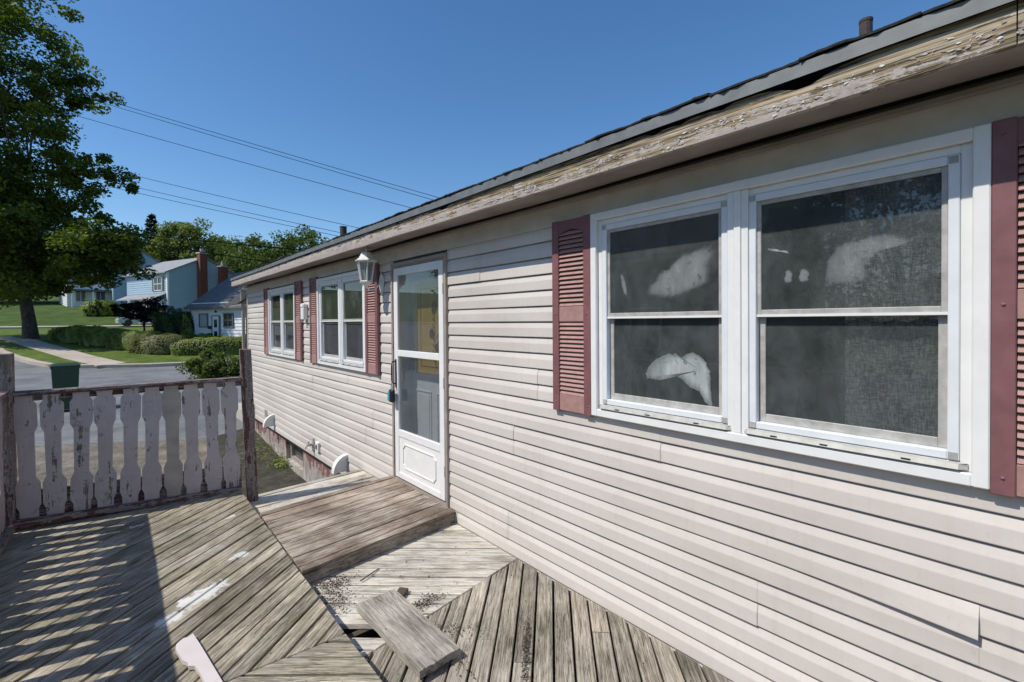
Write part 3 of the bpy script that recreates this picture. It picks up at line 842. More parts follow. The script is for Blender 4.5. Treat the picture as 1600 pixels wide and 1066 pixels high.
obj('pane', B(((-.015, ya+.0722, .6122), (-.012, yb-.0762, 1.3318))), gd, storm)
# pull handle with latch plate near the hinge-free edge
bm = bmesh.new()
box(bm, (-.040, yb-.050, 1.02), (-.0345, yb-.022, 1.30), .002)
tube(bm, [(-.036, yb-.036, 1.28), (-.075, yb-.036, 1.275), (-.080, yb-.036, 1.24), (-.080, yb-.036, 1.10), (-.075, yb-.036, 1.065), (-.036, yb-.036, 1.06)], .008, 8)
obj('handle', fixn(bm), MBLACK, storm)
bm = bmesh.new()
for zz in (.35, 1.1, 1.9): tube(bm, [(-.036, ya-.006, zz), (-.036, ya-.006, zz+.09)], .007, 8)
obj('hinge', fixn(bm), MALU, storm)
# inner door
bm = bmesh.new()
ix = .150
iy0, iy1, iz0, iz1 = a+.05, b-.045, .13, 2.19
dy0, dy1, dz0, dz1 = iy0+.13, iy1-.12, 1.16, 2.06
box(bm, (ix, iy0, iz0), (ix+.04, dy0, iz1)); box(bm, (ix, dy1, iz0), (ix+.04, iy1, iz1)); box(bm, (ix, dy0, dz1), (ix+.04, dy1, iz1)); box(bm, (ix, dy0, iz0), (ix+.04, dy1, dz0))
ring(bm, dy0-.03, dy1+.03, dz0-.03, dz1+.03, .028, ix-.016, ix, .003)
for pa, pb in ((iy0+.10, (iy0+iy1)/2-.05), ((iy0+iy1)/2+.05, iy1-.10)):
    ring(bm, pa, pb, .28, 1.0, .016, ix-.009, ix, .003); box(bm, (ix-.006, pa+.04, .32), (ix, pb-.04, .96), .003)
inner = obj('inner_door', bm, MSTEEL, house)
obj('pane', B(((ix+.012, dy0, dz0), (ix+.022, dy1, dz1))), MAMBER, inner)
bm = bmesh.new(); ring(bm, dy0+.07, dy1-.07, dz0+.07, dz1-.07, .006, ix+.009, ix+.0125)
def petal(y, z, ry, rz, an):
    vs = []
    for k in range(8):
        t = k*math.pi/4; u, v = ry*math.cos(t), rz*math.sin(t)
        vs.append(bm.verts.new((ix+.010, y+u*math.cos(an)-v*math.sin(an), z+u*math.sin(an)+v*math.cos(an))))
    bm.faces.new(vs)
cy = (dy0+dy1)/2-.02
for fy, fz, sc in ((.02, 1.80, 1.25), (-.09, 1.62, 1.0), (.07, 1.55, 1.05), (-.02, 1.42, .8)):
    for k in range(5): petal(cy+fy+.022*sc*math.cos(k*1.257+.3), fz+.030*sc*math.sin(k*1.257+.3), .020*sc, .030*sc, k*1.257)
for k in range(16):
    s_ = 1 if k % 2 else -1
    petal(cy+s_*(.03+.05*random.random()), 1.28+.031*k, .010, .034, s_*(-.7))
tube(bm, [(ix+.011, cy, 1.24), (ix+.011, cy+.015, 1.5), (ix+.011, cy+.02, 1.82)], .004, 5)
obj('etching', fixn(bm), MAMBD, inner)
obj('door_jamb', B(((.011, a+.031, .123), (.149, a+.049, 2.2125)), ((.011, b-.049, .123), (.149, b-.031, 2.2125)), ((.011, a+.0492, 2.192), (.149, b-.0492, 2.2125))), MSTEEL, house)

# ---- wall fittings on the house
def vent_hood(y, z, rad=.175, wd=.08):
    bm = bmesh.new(); n_ = 12
    arc = [(-rad*math.sin(t), z+rad*math.cos(t)*1.15) for t in np.linspace(0, math.pi/2, n_)]
    inn = [(-(rad-.035)*math.sin(t), z+(rad-.035)*math.cos(t)*1.15) for t in np.linspace(0, math.pi/2, n_)]
    x0 = -.019
    # curved rim strip
    v = []
    for (x, zz), (xi, zi) in zip(arc, inn):
        v.append([bm.verts.new(p) for p in ((x+x0, y, zz), (x+x0, y+wd, zz), (xi+x0, y+wd, zi), (xi+x0, y, zi))])
    for p, q in zip(v[:-1], v[1:]):
        for i in range(4): bm.faces.new((p[i], p[(i+1) % 4], q[(i+1) % 4], q[i]))
    bm.faces.new(v[0][::-1]); bm.faces.new(v[-1])
    # recessed cheek
    for yy in (y+.022, y+wd-.012):
        f = [bm.verts.new((x+x0-.001, yy, zz)) for x, zz in inn]+[bm.verts.new((x0, yy, z))]
        f2 = [bm.verts.new((x+x0-.001, yy+.008, zz)) for x, zz in inn]+[bm.verts.new((x0, yy+.008, z))]
        bm.faces.new(f); bm.faces.new(f2[::-1])
    box(bm, (x0-.006, y+.002, z), (x0, y+wd-.002, z+rad*1.1))
    o = obj('vent_hood', fixn(bm), MWHITE, house)
    return o
for y, z in ((5.60, -.125), (8.92, -.125), (10.42, -.125)): vent_hood(y, z)
bm = bmesh.new()
box(bm, (-.05, 6.60, -.10), (-.019, 6.72, .03), .004); box(bm, (-.056, 6.635, -.065), (-.0505, 6.685, -.005), .002, 1)
obj('outlet_box', bm, [MWHITE, MDARK], house)
bm = bmesh.new()
box(bm, (-.035, 6.83, -.14), (-.019, 6.90, .05), .004)
tube(bm, [(-.03, 6.865, -.04), (-.11, 6.865, -.045), (-.14, 6.865, -.08)], .016, 8); tube(bm, [(-.09, 6.865, -.04), (-.09, 6.865, .01)], .008, 6); tube(bm, [(-.09, 6.825, .01), (-.09, 6.905, .01)], .009, 6)
obj('outdoor_tap', fixn(bm), MALU, house)
obj('vent_plate', B(((-.026, 9.42, -.06), (-.019, 9.60, .08)), bev=.003), MTRIM, house)

# small side porch at the far end
bm = bmesh.new()
for k in range(3):
    box(bm, (-.10, 11.10, 2.06+k*.104), (.9-.1*k, 11.13, 2.06+k*.104+.100))
pc = obj('porch_gable', bm, MSID, house)
bm = bmesh.new()
prism(bm, [(-.20, 0), (-.15, 0), (.45, .42), (.45, .48)], 10.98, 12.6)
for v in bm.verts: v.co = Vector((v.co.x, v.co.z, 2.06+v.co.y))
prb = len(bm.verts)
obj('porch_roof', fixn(bm), MROOF, house)
obj('porch_post', B(((-.095, 11.02, T(11)-.0), (-.045, 11.09, 2.06)), ((-.03, 11.0, T(11)), (.055, 11.04, 2.06))), MTRIM, house)
obj('porch_floor', B(((-.05, 11.06, T(11)-.1), (.9, 12.6, -.2))), MCONC, house)

# ------------------------------------------------------------------ deck
def planks(root, region, ang, wd, z, th, mat, off=0.0, gap=.0115, jitter=.0035, split=None, skip=()):
    """boards laid at angle ang (from +X) inside a convex polygon, each its own mesh"""
    dv = Vector((math.cos(ang), math.sin(ang))); nv = Vector((-dv.y, dv.x))
    ts = [p[0]*nv.x+p[1]*nv.y for p in region]
    k = math.floor((min(ts)-off)/wd); out = []
    while off+k*wd < max(ts):
        t0 = off+k*wd+gap/2+random.uniform(-.001, .001); t1 = off+(k+1)*wd-gap/2+random.uniform(-.001, .001)
        q = clip(clip(list(region), (nv.x*t0, nv.y*t0), nv), (nv.x*t1, nv.y*t1), -nv)
        k += 1
        if len(q) < 3 or k-1 in skip: continue
        segs = [q]
        if split:
            s = split(k)
            if s is not None:
                p = (dv.x*s, dv.y*s)
                segs = [clip(q, (p[0]+dv.x*.002, p[1]+dv.y*.002), dv), clip(q, (p[0]-dv.x*.002, p[1]-dv.y*.002), -dv)]
        for s in segs:
            if len(s) < 3: continue
            cx = sum(p[0] for p in s)/len(s); cy_ = sum(p[1] for p in s)/len(s)
            loc = [((p[0]-cx)*dv.x+(p[1]-cy_)*dv.y, (p[0]-cx)*nv.x+(p[1]-cy_)*nv.y) for p in s]
            if max(p[0] for p in loc)-min(p[0] for p in loc) < .05: continue
            bm = bmesh.new()
            prism(bm, loc, -th, 0)
            es = [e for e in bm.edges if all(v.co.z > -1e-5 for v in e.verts)]
            try: bmesh.ops.bevel(bm, geom=es, offset=.003, segments=1, affect='EDGES', profile=.5)
            except Exception: pass
            fixn(bm)
            o = obj('plank', bm, mat, root, (cx, cy_, z+random.uniform(-jitter, jitter)), (0, random.uniform(-.0012, .0012), ang))
            out.append(o)
    return out
lower = tag(empty('deck', (0, 0, 0)), 'lower weathered wooden deck in a chevron pattern along the beige wall', 'deck')
SEAM = lambda x: 2.505+.19*x
Wx = -.022
# right-hand chevron field
regB = [(-1.9, -3.2), (Wx, -3.2), (Wx, SEAM(Wx)-.003), (-1.9, SEAM(-1.9)-.003)]
planks(lower, regB, R(45), .101, 0, .03, MPLANK_R, off=.02, split=lambda k: {15: 1.15, 17: .75, 19: .9, 11: .2, 13: 1.0}.get(k))
regA = [(-1.9, SEAM(-1.9)+.003), (Wx, SEAM(Wx)+.003), (Wx, 4.40), (-1.9, 4.22)]
planks(lower, regA, R(-42), .098, 0, .03, MPLANK_A, off=.03, skip=(10,))
regC = [(-1.9, 4.226), (Wx, 4.406), (Wx, 5.21), (-1.9, 5.03)]
planks(lower, regC, R(6), .138, 0, .03, MPLANK_A, off=.01)
bm = bmesh.new()
for y in np.arange(-3.0, 5.0, .55): box(bm, (-1.85, y, -.22), (-.03, y+.04, -.0345))
obj('joist', bm, MJOIST, lower)
bm = bmesh.new()
prism(bm, [(-1.9, 5.0), (-.03, 5.18), (-.03, 5.215), (-1.9, 5.035)], -.25, -.036)
obj('rim_board', fixn(bm), MPLANK_R, lower)
plat = tag(empty('deck_platform', (0, 0, 0)), 'raised grey deck platform striped with railing shadow, chevron boards, white paint splash', 'deck')
PZ = .12
PX0, PX1 = -2.86, -1.305
regP1 = [(PX0, 2.40), (PX1, 2.33), (PX1+.03, 5.00), (PX0, 5.17)]
planks(plat, regP1, R(41), .097, PZ, .03, MPLANK_P, off=.0)
regP2 = [(PX0, -3.2), (PX1, -3.2), (PX1, 2.325), (PX0, 2.395)]
planks(plat, regP2, R(-40), .108, PZ, .03, MPLANK_P, off=.02)
bm = bmesh.new(); box(bm, (PX1-.045, -3.18, -.03+.033), (PX1-.010, 4.98, PZ-.0345)); box(bm, (PX0+.01, -3.18, -.6), (PX0+.045, 5.15, PZ-.0345))
for y in np.arange(-3.1, 4.95, .6): box(bm, (PX0+.05, y, -.03+.033), (PX1-.05, y+.04, PZ-.0345))
obj('joist', bm, MJOIST, plat)
bm = bmesh.new(); prism(bm, [(PX0, 5.135), (PX1, 4.975), (PX1, 5.008), (PX0, 5.168)], -.62, PZ-.0345)
obj('rim_board', fixn(bm), MPLANK_P, plat)
for x, y in ((-2.7, 4.9), (-1.45, 4.8), (-2.7, 2.6)):
    obj('footing_post', B(((x, y, T(y)), (x+.09, y+.09, PZ-.036))), MJOIST, plat)
step = tag(empty('door_step', (0, 0, 0)), 'low brown stained wooden step in front of the white storm door', 'step')
regS = [(-1.278, 3.118), (-.024, 3.283), (-.024, 4.455), (-1.262, 4.295)]
planks(step, regS, math.atan2(.165, 1.25), .146, .106, .036, MPLANK_S, off=.115, gap=.011)
bm = bmesh.new()
prism(bm, [(-1.272, 3.124), (-.026, 3.288), (-.026, 3.324), (-1.272, 3.160)], .0035, .068); obj('riser', fixn(bm), MPLANK_R, step)
bm = bmesh.new()
prism(bm, [(-1.262, 4.255), (-.026, 4.415), (-.026, 4.45), (-1.262, 4.290)], .0035, .068); obj('riser', fixn(bm), MPLANK_S, step)
# ------------------------------------------------------------------ railings
def slat_mesh(h, wf=.135, wn=.096, seed=0, narrow=None):
    rr = np.random.default_rng(seed)
    W, Nn = wf/2, wn/2
    # gap widths seen between slats: wide, narrow, wide, narrow, wide (from the top)
    prof = [(1.0, Nn+.002), (.955, Nn), (.925, W), (.745, W), (.695, Nn), (.340, Nn-.004), (.285, W), (.115, W), (.075, Nn+.003), (.0, Nn+.003)]
    right = [(w_+rr.normal(0, .0012), t*h) for t, w_ in prof]; left = [(-w_+rr.normal(0, .0012), t*h) for t, w_ in prof[::-1]]
    pl = right+left
    bm = bmesh.new()
    prism(bm, pl[::-1], -.010, .010)
    for v in bm.verts: v.co = Vector((v.co.x, v.co.z, v.co.y))
    for v in bm.verts:
        if rr.random() < .10: v.co.x *= rr.uniform(.90, 1.0); v.co.z += rr.uniform(-.012, .012)
    fixn(bm)
    return bm
def railing(p0, p1, n, zb0, zb1, zt, label, zoff=0, posts=(), back=-1):
    """slatted panel from p0 to p1; local x runs along the rail, back side at +y*back"""
    p0 = Vector(p0); p1 = Vector(p1); dv = p1-p0; ln = dv.length; an = math.atan2(dv.y, dv.x)
    root = tag(empty('deck_railing', (p0.x, p0.y, 0), an), label, 'railing')
    for i in range(n):
        t = (i+.5)/n; zb = zb0+(zb1-zb0)*t
        obj('slat', slat_mesh(zt-zb+.0, seed=i+n), MSLATG if (n == 10 and i == 6) else MSLAT, root, (ln*t+random.uniform(-.006, .006), 0, zb), (0, random.uniform(-.022, .022), random.uniform(-.03, .03)))
    # top cap and rails
    bm = bmesh.new(); box(bm, (0, -.045, zt+.002), (ln, .045, zt+.036), .003); obj('top_rail', bm, MRAIL, root)
    bm = bmesh.new(); box(bm, (0, .0115*back, zt-.045), (ln, .048*back, zt+.0015), .003); obj('upper_rail', bm, MRAIL, root)
    bm = bmesh.new(); v = box(bm, (0, .0115*back, -.16), (ln, .048*back, .17), 0)
    for q in bm.verts: q.co.z += zb0+.045+(zb1-zb0)*q.co.x/ln
    obj('lower_rail', bm, MRAIL, root)
    bm = bmesh.new(); box(bm, (0, -.0115*back, -.030), (ln, -.050*back, .020), .003)
    for q in bm.verts: q.co.z += zb0-.005+(zb1-zb0)*q.co.x/ln
    obj('bottom_rail', bm, MRAIL, root)
    for (s, off, wd, z0, z1, lean) in posts:
        bm = bmesh.new(); box(bm, (s-wd/2, off-wd/2, z0), (s+wd/2, off+wd/2, z1), .004)
        for q in bm.verts: q.co.x += lean*(q.co.z-z1); 
        obj('post', bm, MPOST, root)
    return root
railing((-2.735, 5.13), (-1.262, 4.985), 10, .19, .14, 1.132, 'far deck railing of flaking pale slats facing the street, between two posts', posts=((-.048, 0, .095, .0, 1.455, 0), (1.525, .01, .092, -.10, 1.425, -.03)), back=1)
railing((-2.795, 5.06), (-2.845, -3.1), 53, .17, .17, 1.145, 'long side deck railing at the left edge that casts the striped shadow', posts=((2.7, .07, .09, -.6, 1.2, 0), (5.4, .07, .09, -.6, 1.2, 0), (8.1, .07, .09, -.6, 1.2, 0)), back=-1)

# ------------------------------------------------------------------ loose things on the deck
bm = bmesh.new()
lb = [(-1.140, 2.583), (-.905, 2.612), (-.884, 1.955), (-1.120, 1.925)]
cx, cy_ = -1.012, 2.268
a_ = math.atan2(lb[0][1]-lb[3][1], lb[0][0]-lb[3][0])
je = np.random.default_rng(8)
pl_ = [(-.335+je.normal(0, .0035), y) for y in np.linspace(.117, -.117, 13)]+[(x, -.118+je.normal(0, .0012)) for x in np.linspace(-.3, .3, 9)]+[(.335+je.normal(0, .0025), y) for y in np.linspace(-.117, .117, 13)]+[(x, .118+je.normal(0, .0012)) for x in np.linspace(.3, -.3, 9)]
prism(bm, pl_, 0, .038)
bmesh.ops.bevel(bm, geom=[e for e in bm.edges if abs(e.verts[0].co.z-e.verts[1].co.z) < 1e-6], offset=.0022, segments=1, affect='EDGES', profile=.5)
fixn(bm)
o = tag(obj('loose_board', bm, MPLANK_L, None, (cx, cy_, .030), (R(1.2), R(-1.2), a_)), 'thick grey loose board lying on the lower deck near the missing plank', 'board')
bm = bmesh.new()
box(bm, (-.06, -.03, 0), (.06, .03, .02), .003)
tag(obj('wood_offcut', bm, MJOIST, None, (-.86, 2.62, .005), (0, 0, .7)), 'small dark wood offcut beside the grey loose board', 'offcut')
# broken painted slat
rr = np.random.default_rng(4)
edge = [(0, -.020), (.014, .000), (.006, .014), (.020, .040), (-.10, .042), (-.50, .042), (-.50, -.012), (-.30, -.010), (-.245, -.014), (-.225, -.034), (-.20, -.030), (-.165, -.042), (-.05, -.046), (-.015, -.036)]
bm = bmesh.new(); prism(bm, [(x, -y) for x, y in edge], 0, .018); fixn(bm)
tag(obj('broken_slat', bm, MSLATB, None, (-1.925, 2.765, PZ+.004), (0, 0, math.atan2(.40, -.045))), 'broken pale pink painted slat lying on the raised platform', 'slat')
# leaf litter and crumbs in the corner of the lower deck
bm = bmesh.new()
def crumbs(cx, cy, sx, sy, n, ang=0):
    for _ in range(n):
        u, v = rng.normal(0, sx), rng.normal(0, sy)
        x = cx+u*math.cos(ang)-v*math.sin(ang); y = cy+u*math.sin(ang)+v*math.cos(ang)
        if x > -.04: continue
        if x < -1.29: continue
        s = rng.uniform(.002, .009); a = rng.uniform(0, 6.28); h = .004+rng.uniform(0, .012)
        p = [bm.verts.new((x+s*math.cos(a+k*1.571)*(1 if k % 2 else .45), y+s*math.sin(a+k*1.571)*(1 if k % 2 else .45), h+rng.uniform(0, .008))) for k in range(4)]
        bm.faces.new(p)
crumbs(-1.12, 3.02, .07, .04, 420); crumbs(-1.16, 2.85, .05, .09, 420); crumbs(-.82, 2.45, .09, .028, 420, .2); crumbs(-.80, 2.15, .03, .10, 160, .75); crumbs(-.62, 1.75, .010, .16, 260, -.75); crumbs(-.6, 2.8, .25, .2, 40)
crumbs(-.92, 2.15, .02, .2, 160); crumbs(-.3, 2.9, .3, .25, 20)
tag(obj('leaf_litter', bm, m_plain('dry_litter', (.055, .035, .022), .95, .6, 60, .2, 'World')), 'dark crumbly leaf litter caught in the corners of the lower deck', 'litter', kind='stuff')
bm = bmesh.new(); tube(bm, [(-.98, 2.93, .012), (-.90, 2.96, .016), (-.82, 3.00, .010)], .004, 5)
tag(obj('twig', fixn(bm), MJOIST), 'thin dark twig lying on the pale boards near the step', 'twig')

# ------------------------------------------------------------------ wall lantern, box, lock box
lan = tag(empty('wall_lantern', (0, 4.61, 2.0)), 'white coach lantern on a scroll arm left of the storm door', 'lantern')
ML = m_plain('white_lantern_metal', (.72, .71, .69), .5, .12, 20, .05)
LX, LY, LZ = -.20, -.02, .075     # lantern base relative to root
bm = bmesh.new(); n6 = 6
def hexr(r, z): return [bm.verts.new((LX+r*math.cos(k*math.pi/3+.26), LY+r*math.sin(k*math.pi/3+.26), LZ+z)) for k in range(6)]
rings_ = [hexr(r, z) for r, z in ((.115, .205), (.112, .214), (.075, .240), (.060, .270), (.048, .292), (.020, .302), (.012, .310), (.014, .325), (.006, .345), (.004, .372))]
for p, q in zip(rings_[:-1], rings_[1:]):
    for k in range(6): bm.faces.new((p[k], p[(k+1) % 6], q[(k+1) % 6], q[k]))
bm.faces.new(rings_[0][::-1]); bm.faces.new(rings_[-1])
obj('lantern_roof', fixn(bm), ML, lan)
bm = bmesh.new()
for k in range(6):
    t = k*math.pi/3+.26
    tube(bm, [(LX+.055*math.cos(t), LY+.055*math.sin(t), LZ), (LX+.088*math.cos(t), LY+.088*math.sin(t), LZ+.205)], .0065, 6)
for r, z in ((.060, 0), (.090, .200)):
    pts = [(LX+r*math.cos(k*math.pi/3+.26), LY+r*math.sin(k*math.pi/3+.26), LZ+z) for k in range(7)]
    for p, q in zip(pts[:-1], pts[1:]): tube(bm, [p, q], .008, 6)
obj('lantern_cage', fixn(bm), ML, lan)
bm = bmesh.new()
r0, r1 = hexr(.052, .006), hexr(.084, .198)
for k in range(6): bm.faces.new((r0[k], r0[(k+1) % 6], r1[(k+1) % 6], r1[k]))
obj('lantern_glass', bm, m_glass('lantern_glass', .75, dirt_haze=.35), lan)
bm = bmesh.new(); lathe(bm, [(.015, .0), (.030, -.004), (.064, -.006), (.060, -.014), (.035, -.026), (.02, -.045), (.008, -.060)], 12, (LX, LY, LZ)); obj('lantern_base', fixn(bm), ML, lan)
bm = bmesh.new(); tube(bm, [(LX, LY, LZ-.05), (LX+.03, LY, LZ-.085), (LX+.09, LY, LZ-.075), (LX+.14, LY, LZ-.02), (-.03, LY, LZ+.015)], .009, 8)
obj('arm', fixn(bm), ML, lan)
bm = bmesh.new()
pl = [(0, -.13), (.035, -.06), (.052, 0), (.045, .05), (.03, .085), (0, .11), (-.03, .085), (-.045, .05), (-.052, 0), (-.035, -.06)]
prism(bm, pl, .0, .012)
for v in bm.verts: v.co = Vector((-.020-v.co.z, v.co.x, v.co.y+LZ-.01))
obj('back_plate', fixn(bm), ML, lan)
wb = tag(empty('wall_box', (0, 7.09, 1.82)), 'small white box with a handle fixed to the siding between two far shutters', 'box')
obj('body', B(((-.085, -.055, -.11), (-.019, .07, .06)), bev=.008), MWHITE, wb)
obj('lid', B(((-.09, -.058, .0605), (-.019, .073, .12)), bev=.012), MWHITE, wb)
bm = bmesh.new(); tube(bm, [(-.07, -.03, -.11), (-.075, -.03, -.14), (-.075, .05, -.14), (-.07, .05, -.11)], .006, 6); obj('handle', fixn(bm), MALU, wb)
lk = tag(empty('lock_box', (-.080, DOOR[1]-.086, .90)), 'black key lock box with blue dial hanging from the storm door handle', 'lock box')
obj('body', B(((-.022, -.036, -.02), (.020, .036, .105)), bev=.010), MBLACK, lk)
obj('dial', B(((-.032, -.004, -.005), (-.0222, .037, .085)), ((-.020, .0362, .0), (.010, .043, .08)), bev=.004), MBLUE, lk)
bm = bmesh.new(); tube(bm, [(0, -.018, .10), (0, -.018, .150), (0, -.010, .166), (0, .010, .166), (0, .018, .150), (0, .018, .10)], .005, 6); obj('shackle', fixn(bm), MALU, lk)

# ------------------------------------------------------------------ vegetation
def leaves(name, pts, size, mat, parent, seed=0, asp=.62, upb=.35, nrm=None):
    rr = np.random.default_rng(seed); n_ = len(pts)
    nn = rr.normal(0, 1, (n_, 3)); nn[:, 2] = np.abs(nn[:, 2])+upb
    if nrm is not None: nn = nn*.8+nrm*1.2
    nn /= np.linalg.norm(nn, axis=1)[:, None]
    t = np.cross(nn, rr.normal(0, 1, (n_, 3))); t /= np.linalg.norm(t, axis=1)[:, None]
    b = np.cross(nn, t)
    s = size*rr.uniform(.55, 1.25, (n_, 1))
    V = np.empty((n_, 4, 3))
    V[:, 0] = pts-t*s*.5; V[:, 1] = pts+b*s*asp*.5+nn*s*.10; V[:, 2] = pts+t*s*.5-nn*s*.06; V[:, 3] = pts-b*s*asp*.5+nn*s*.10
    me = bpy.data.meshes.new(name)
    me.vertices.add(n_*4); me.vertices.foreach_set('co', V.reshape(-1).astype(np.float32))
    me.loops.add(n_*4); me.loops.foreach_set('vertex_index', np.arange(n_*4, dtype=np.int32))
    me.polygons.add(n_); me.polygons.foreach_set('loop_start', np.arange(0, n_*4, 4, dtype=np.int32)); me.polygons.foreach_set('loop_total', np.full(n_, 4, np.int32))
    me.update(calc_edges=True)
    return obj(name, me, mat, parent)
def clumps(c, rad, n_cl, n_lf, cr, seed=0, shell=.55, zbot=None, flat=.7):
    rr = np.random.default_rng(seed)
    v = rr.normal(0, 1, (n_cl, 3)); v /= np.linalg.norm(v, axis=1)[:, None]
    r = rr.uniform(shell**3, 1, n_cl)**(1/3)
    lump = 1+.16*np.sin(v[:, 0]*5+seed)+.14*np.sin(v[:, 1]*6.1+2*seed)+.10*np.sin(v[:, 2]*7.3)
    cc = np.array(c)+v*(r*lump)[:, None]*np.array(rad)
    if zbot is not None: cc[:, 2] = np.maximum(cc[:, 2], zbot+rr.uniform(0, cr, n_cl))
    szs = rr.uniform(.55, 1.3, n_cl)*cr
    out = []
    for p, s in zip(cc, szs):
        q = rr.normal(0, 1, (n_lf, 3)); q /= np.linalg.norm(q, axis=1)[:, None]
        q *= (rr.uniform(0, 1, (n_lf, 1))**.45)*s; q[:, 2] *= flat
        out.append(p+q)
    return np.concatenate(out), cc
MBARK = m_plain('bark', (.075, .06, .048), .95, .45, 5, .9)
def limbs(bm, base, top, r0, targets, seed=0):
    rr = random.Random(seed)
    base = Vector(base); top = Vector(top)
    pts = [base+(top-base)*t+Vector((rr.uniform(-.1, .1), rr.uniform(-.1, .1), 0))*(t*r0*3) for t in (0, .04, .25, .5, .75, 1)]
    tube(bm, pts, [r0*1.55, r0*1.15, r0*.95, r0*.85, r0*.7, r0*.45], 10)
    for tg in targets:
        s = base+(top-base)*rr.uniform(.55, .98); tg = Vector(tg); m = (s+tg)/2+Vector((rr.uniform(-.4, .4), rr.uniform(-.4, .4), rr.uniform(-.1, .9)))
        tube(bm, [s, s*.6+m*.4+Vector((0, 0, .15)), m, tg], [r0*.42, r0*.34, r0*.22, r0*.06], 6)
def tree(name, label, base, h_trunk, r0, crown, n_cl, n_lf, cr, leafsize, mat, seed, cat='tree', group=None, zbot=None, shell=.45, nb=10, extra=None, flat=.7):
    root = tag(empty(name, base), label, cat, group)
    c, rad = crown
    pts, cc = clumps(c, rad, n_cl, n_lf, cr, seed, shell, zbot, flat)
    if extra is not None: pts = np.concatenate([pts, extra])
    leaves('crown', pts, leafsize, mat, root, seed)
    bm = bmesh.new()
    tg = [tuple(cc[i]) for i in np.random.default_rng(seed+5).choice(len(cc), min(nb, len(cc)), replace=False)]
    limbs(bm, (0, 0, -.1), (c[0]*.12, c[1]*.12, h_trunk), r0, tg, seed)
    obj('trunk', fixn(bm), MBARK, root, smooth=True)
    return root
LF1 = m_leaf('maple_leaf', (.05, .085, .018), (.165, .205, .036), .5, .45)
LF2 = m_leaf('willow_leaf', (.11, .15, .045), (.22, .26, .085), .4, .5)
LF3 = m_leaf('oak_leaf', (.045, .080, .022), (.13, .175, .045), .4, .5)
LFD = m_leaf('purple_leaf', (.012, .010, .010), (.030, .022, .020), .15, 1.5)
LFH = m_leaf('hedge_leaf', (.11, .155, .030), (.30, .35, .075), .4, 1.2)
LFR = m_leaf('rusty_hedge_leaf', (.11, .12, .045), (.27, .26, .09), .3, 1.6)
LFY = m_leaf('lime_leaf', (.12, .17, .02), (.26, .32, .04), .35, 1.5)
LFS = m_leaf('spruce_needle', (.012, .024, .016), (.030, .048, .030), .1, 1)
bx, by = -5.86, 41.2
parts_ = [clumps((-1.2, .2, 6.3), (6.0, 6.0, 4.0), 250, 200, 1.0, 71, .4, 2.3)[0], clumps((-3.0, .6, 15.0), (5.6, 5.2, 8.0), 210, 140, 1.0, 72, .3)[0],
          clumps((3.3, -4.0, 4.9), (2.2, 2.2, 2.0), 50, 170, .8, 79, .2)[0], clumps((-3.0, .5, 17.5), (5.2, 4.6, 7.0), 150, 140, 1.0, 80, .2)[0], clumps((3.2, -2.4, 9.9), (2.0, 1.8, .9), 26, 110, .55, 77, 0)[0], clumps((2.0, -1.4, 14.6), (2.2, 1.8, 2.2), 26, 100, .6, 78, 0)[0]]
tree('maple_tree', 'huge dark leafy street tree with a thick forked trunk by the footpath', (bx, by, T(by)+.14), 4.6, .34, ((-2.4, .4, 11.0), (5.2, 5.2, 6.5)), 60, 150, 1.0, .25, LF1, 3, zbot=2.9, shell=.35, nb=26, extra=np.concatenate(parts_))
# conifer beyond the houses
def spruce(name, label, base, h, r, seed):
    root = tag(empty(name, base), label, 'tree'); rr = np.random.default_rng(seed); P = []
    z = h*.15
    while z < h:
        rad = r*(1-z/h)**.8+.15
        for k in range(9):
            a = rr.uniform(0, 6.28); m_ = int(16+40*rad/r); t = rr.uniform(.1, 1, m_)**.7
            q = np.stack([np.cos(a)*t*rad, np.sin(a)*t*rad, z-.18*t*rad+rr.normal(0, .12, m_)], 1)+rr.normal(0, .12, (m_, 3)); P.append(q)
        z += h*.045
    leaves('crown', np.concatenate(P), .5, LFS, root, seed, .5)
    bm = bmesh.new(); tube(bm, [(0, 0, -.2), (0, 0, h*.5), (0, 0, h*1.0)], [.3, .18, .03], 8); obj('trunk', fixn(bm), MBARK, root)
spruce('spruce_tree', 'tall dark spruce poking above the trees behind the blue house', (3.5, 100.5, T(100.5)), 15.4, 3.3, 9)
tree('willow_tree', 'broad pale green tree behind the brick chimneys of the blue house', (8.6, 91, T(91)), 6, .5, ((0, 0, 7.2), (8.6, 6, 5.8)), 300, 150, 1.3, .42, LF2, 21, zbot=1.5)
tree('background_tree', 'dark bushy tree left of the pale tree, behind the distant gable', (-.5, 98, T(98)), 5, .4, ((1, 0, 5.0), (4.5, 4, 4.4)), 120, 130, 1.3, .42, LF3, 22, zbot=1)
tree('background_tree', 'dark rounded tree right of the pale tree above the white cottage roof', (13.0, 74, T(74)), 5, .4, ((0, 0, 5.2), (5, 4, 4.6)), 160, 140, 1.2, .36, LF3, 23, zbot=1)
tree('oak_tree', 'green tree with open upper branches rising just behind the low roof line', (14.4, 58, T(58)), 5.5, .42, ((0, 0, 6.6), (5.2, 4.5, 5.0)), 190, 130, 1.0, .32, LF3, 24, zbot=1, shell=.3)
tree('oak_tree', 'leafy tree hidden mostly by the roof, right of the open tree', (21, 55, T(55)), 5.5, .42, ((0, 0, 6.2), (5, 4.5, 4.8)), 150, 130, 1.1, .34, LF3, 25, zbot=1)
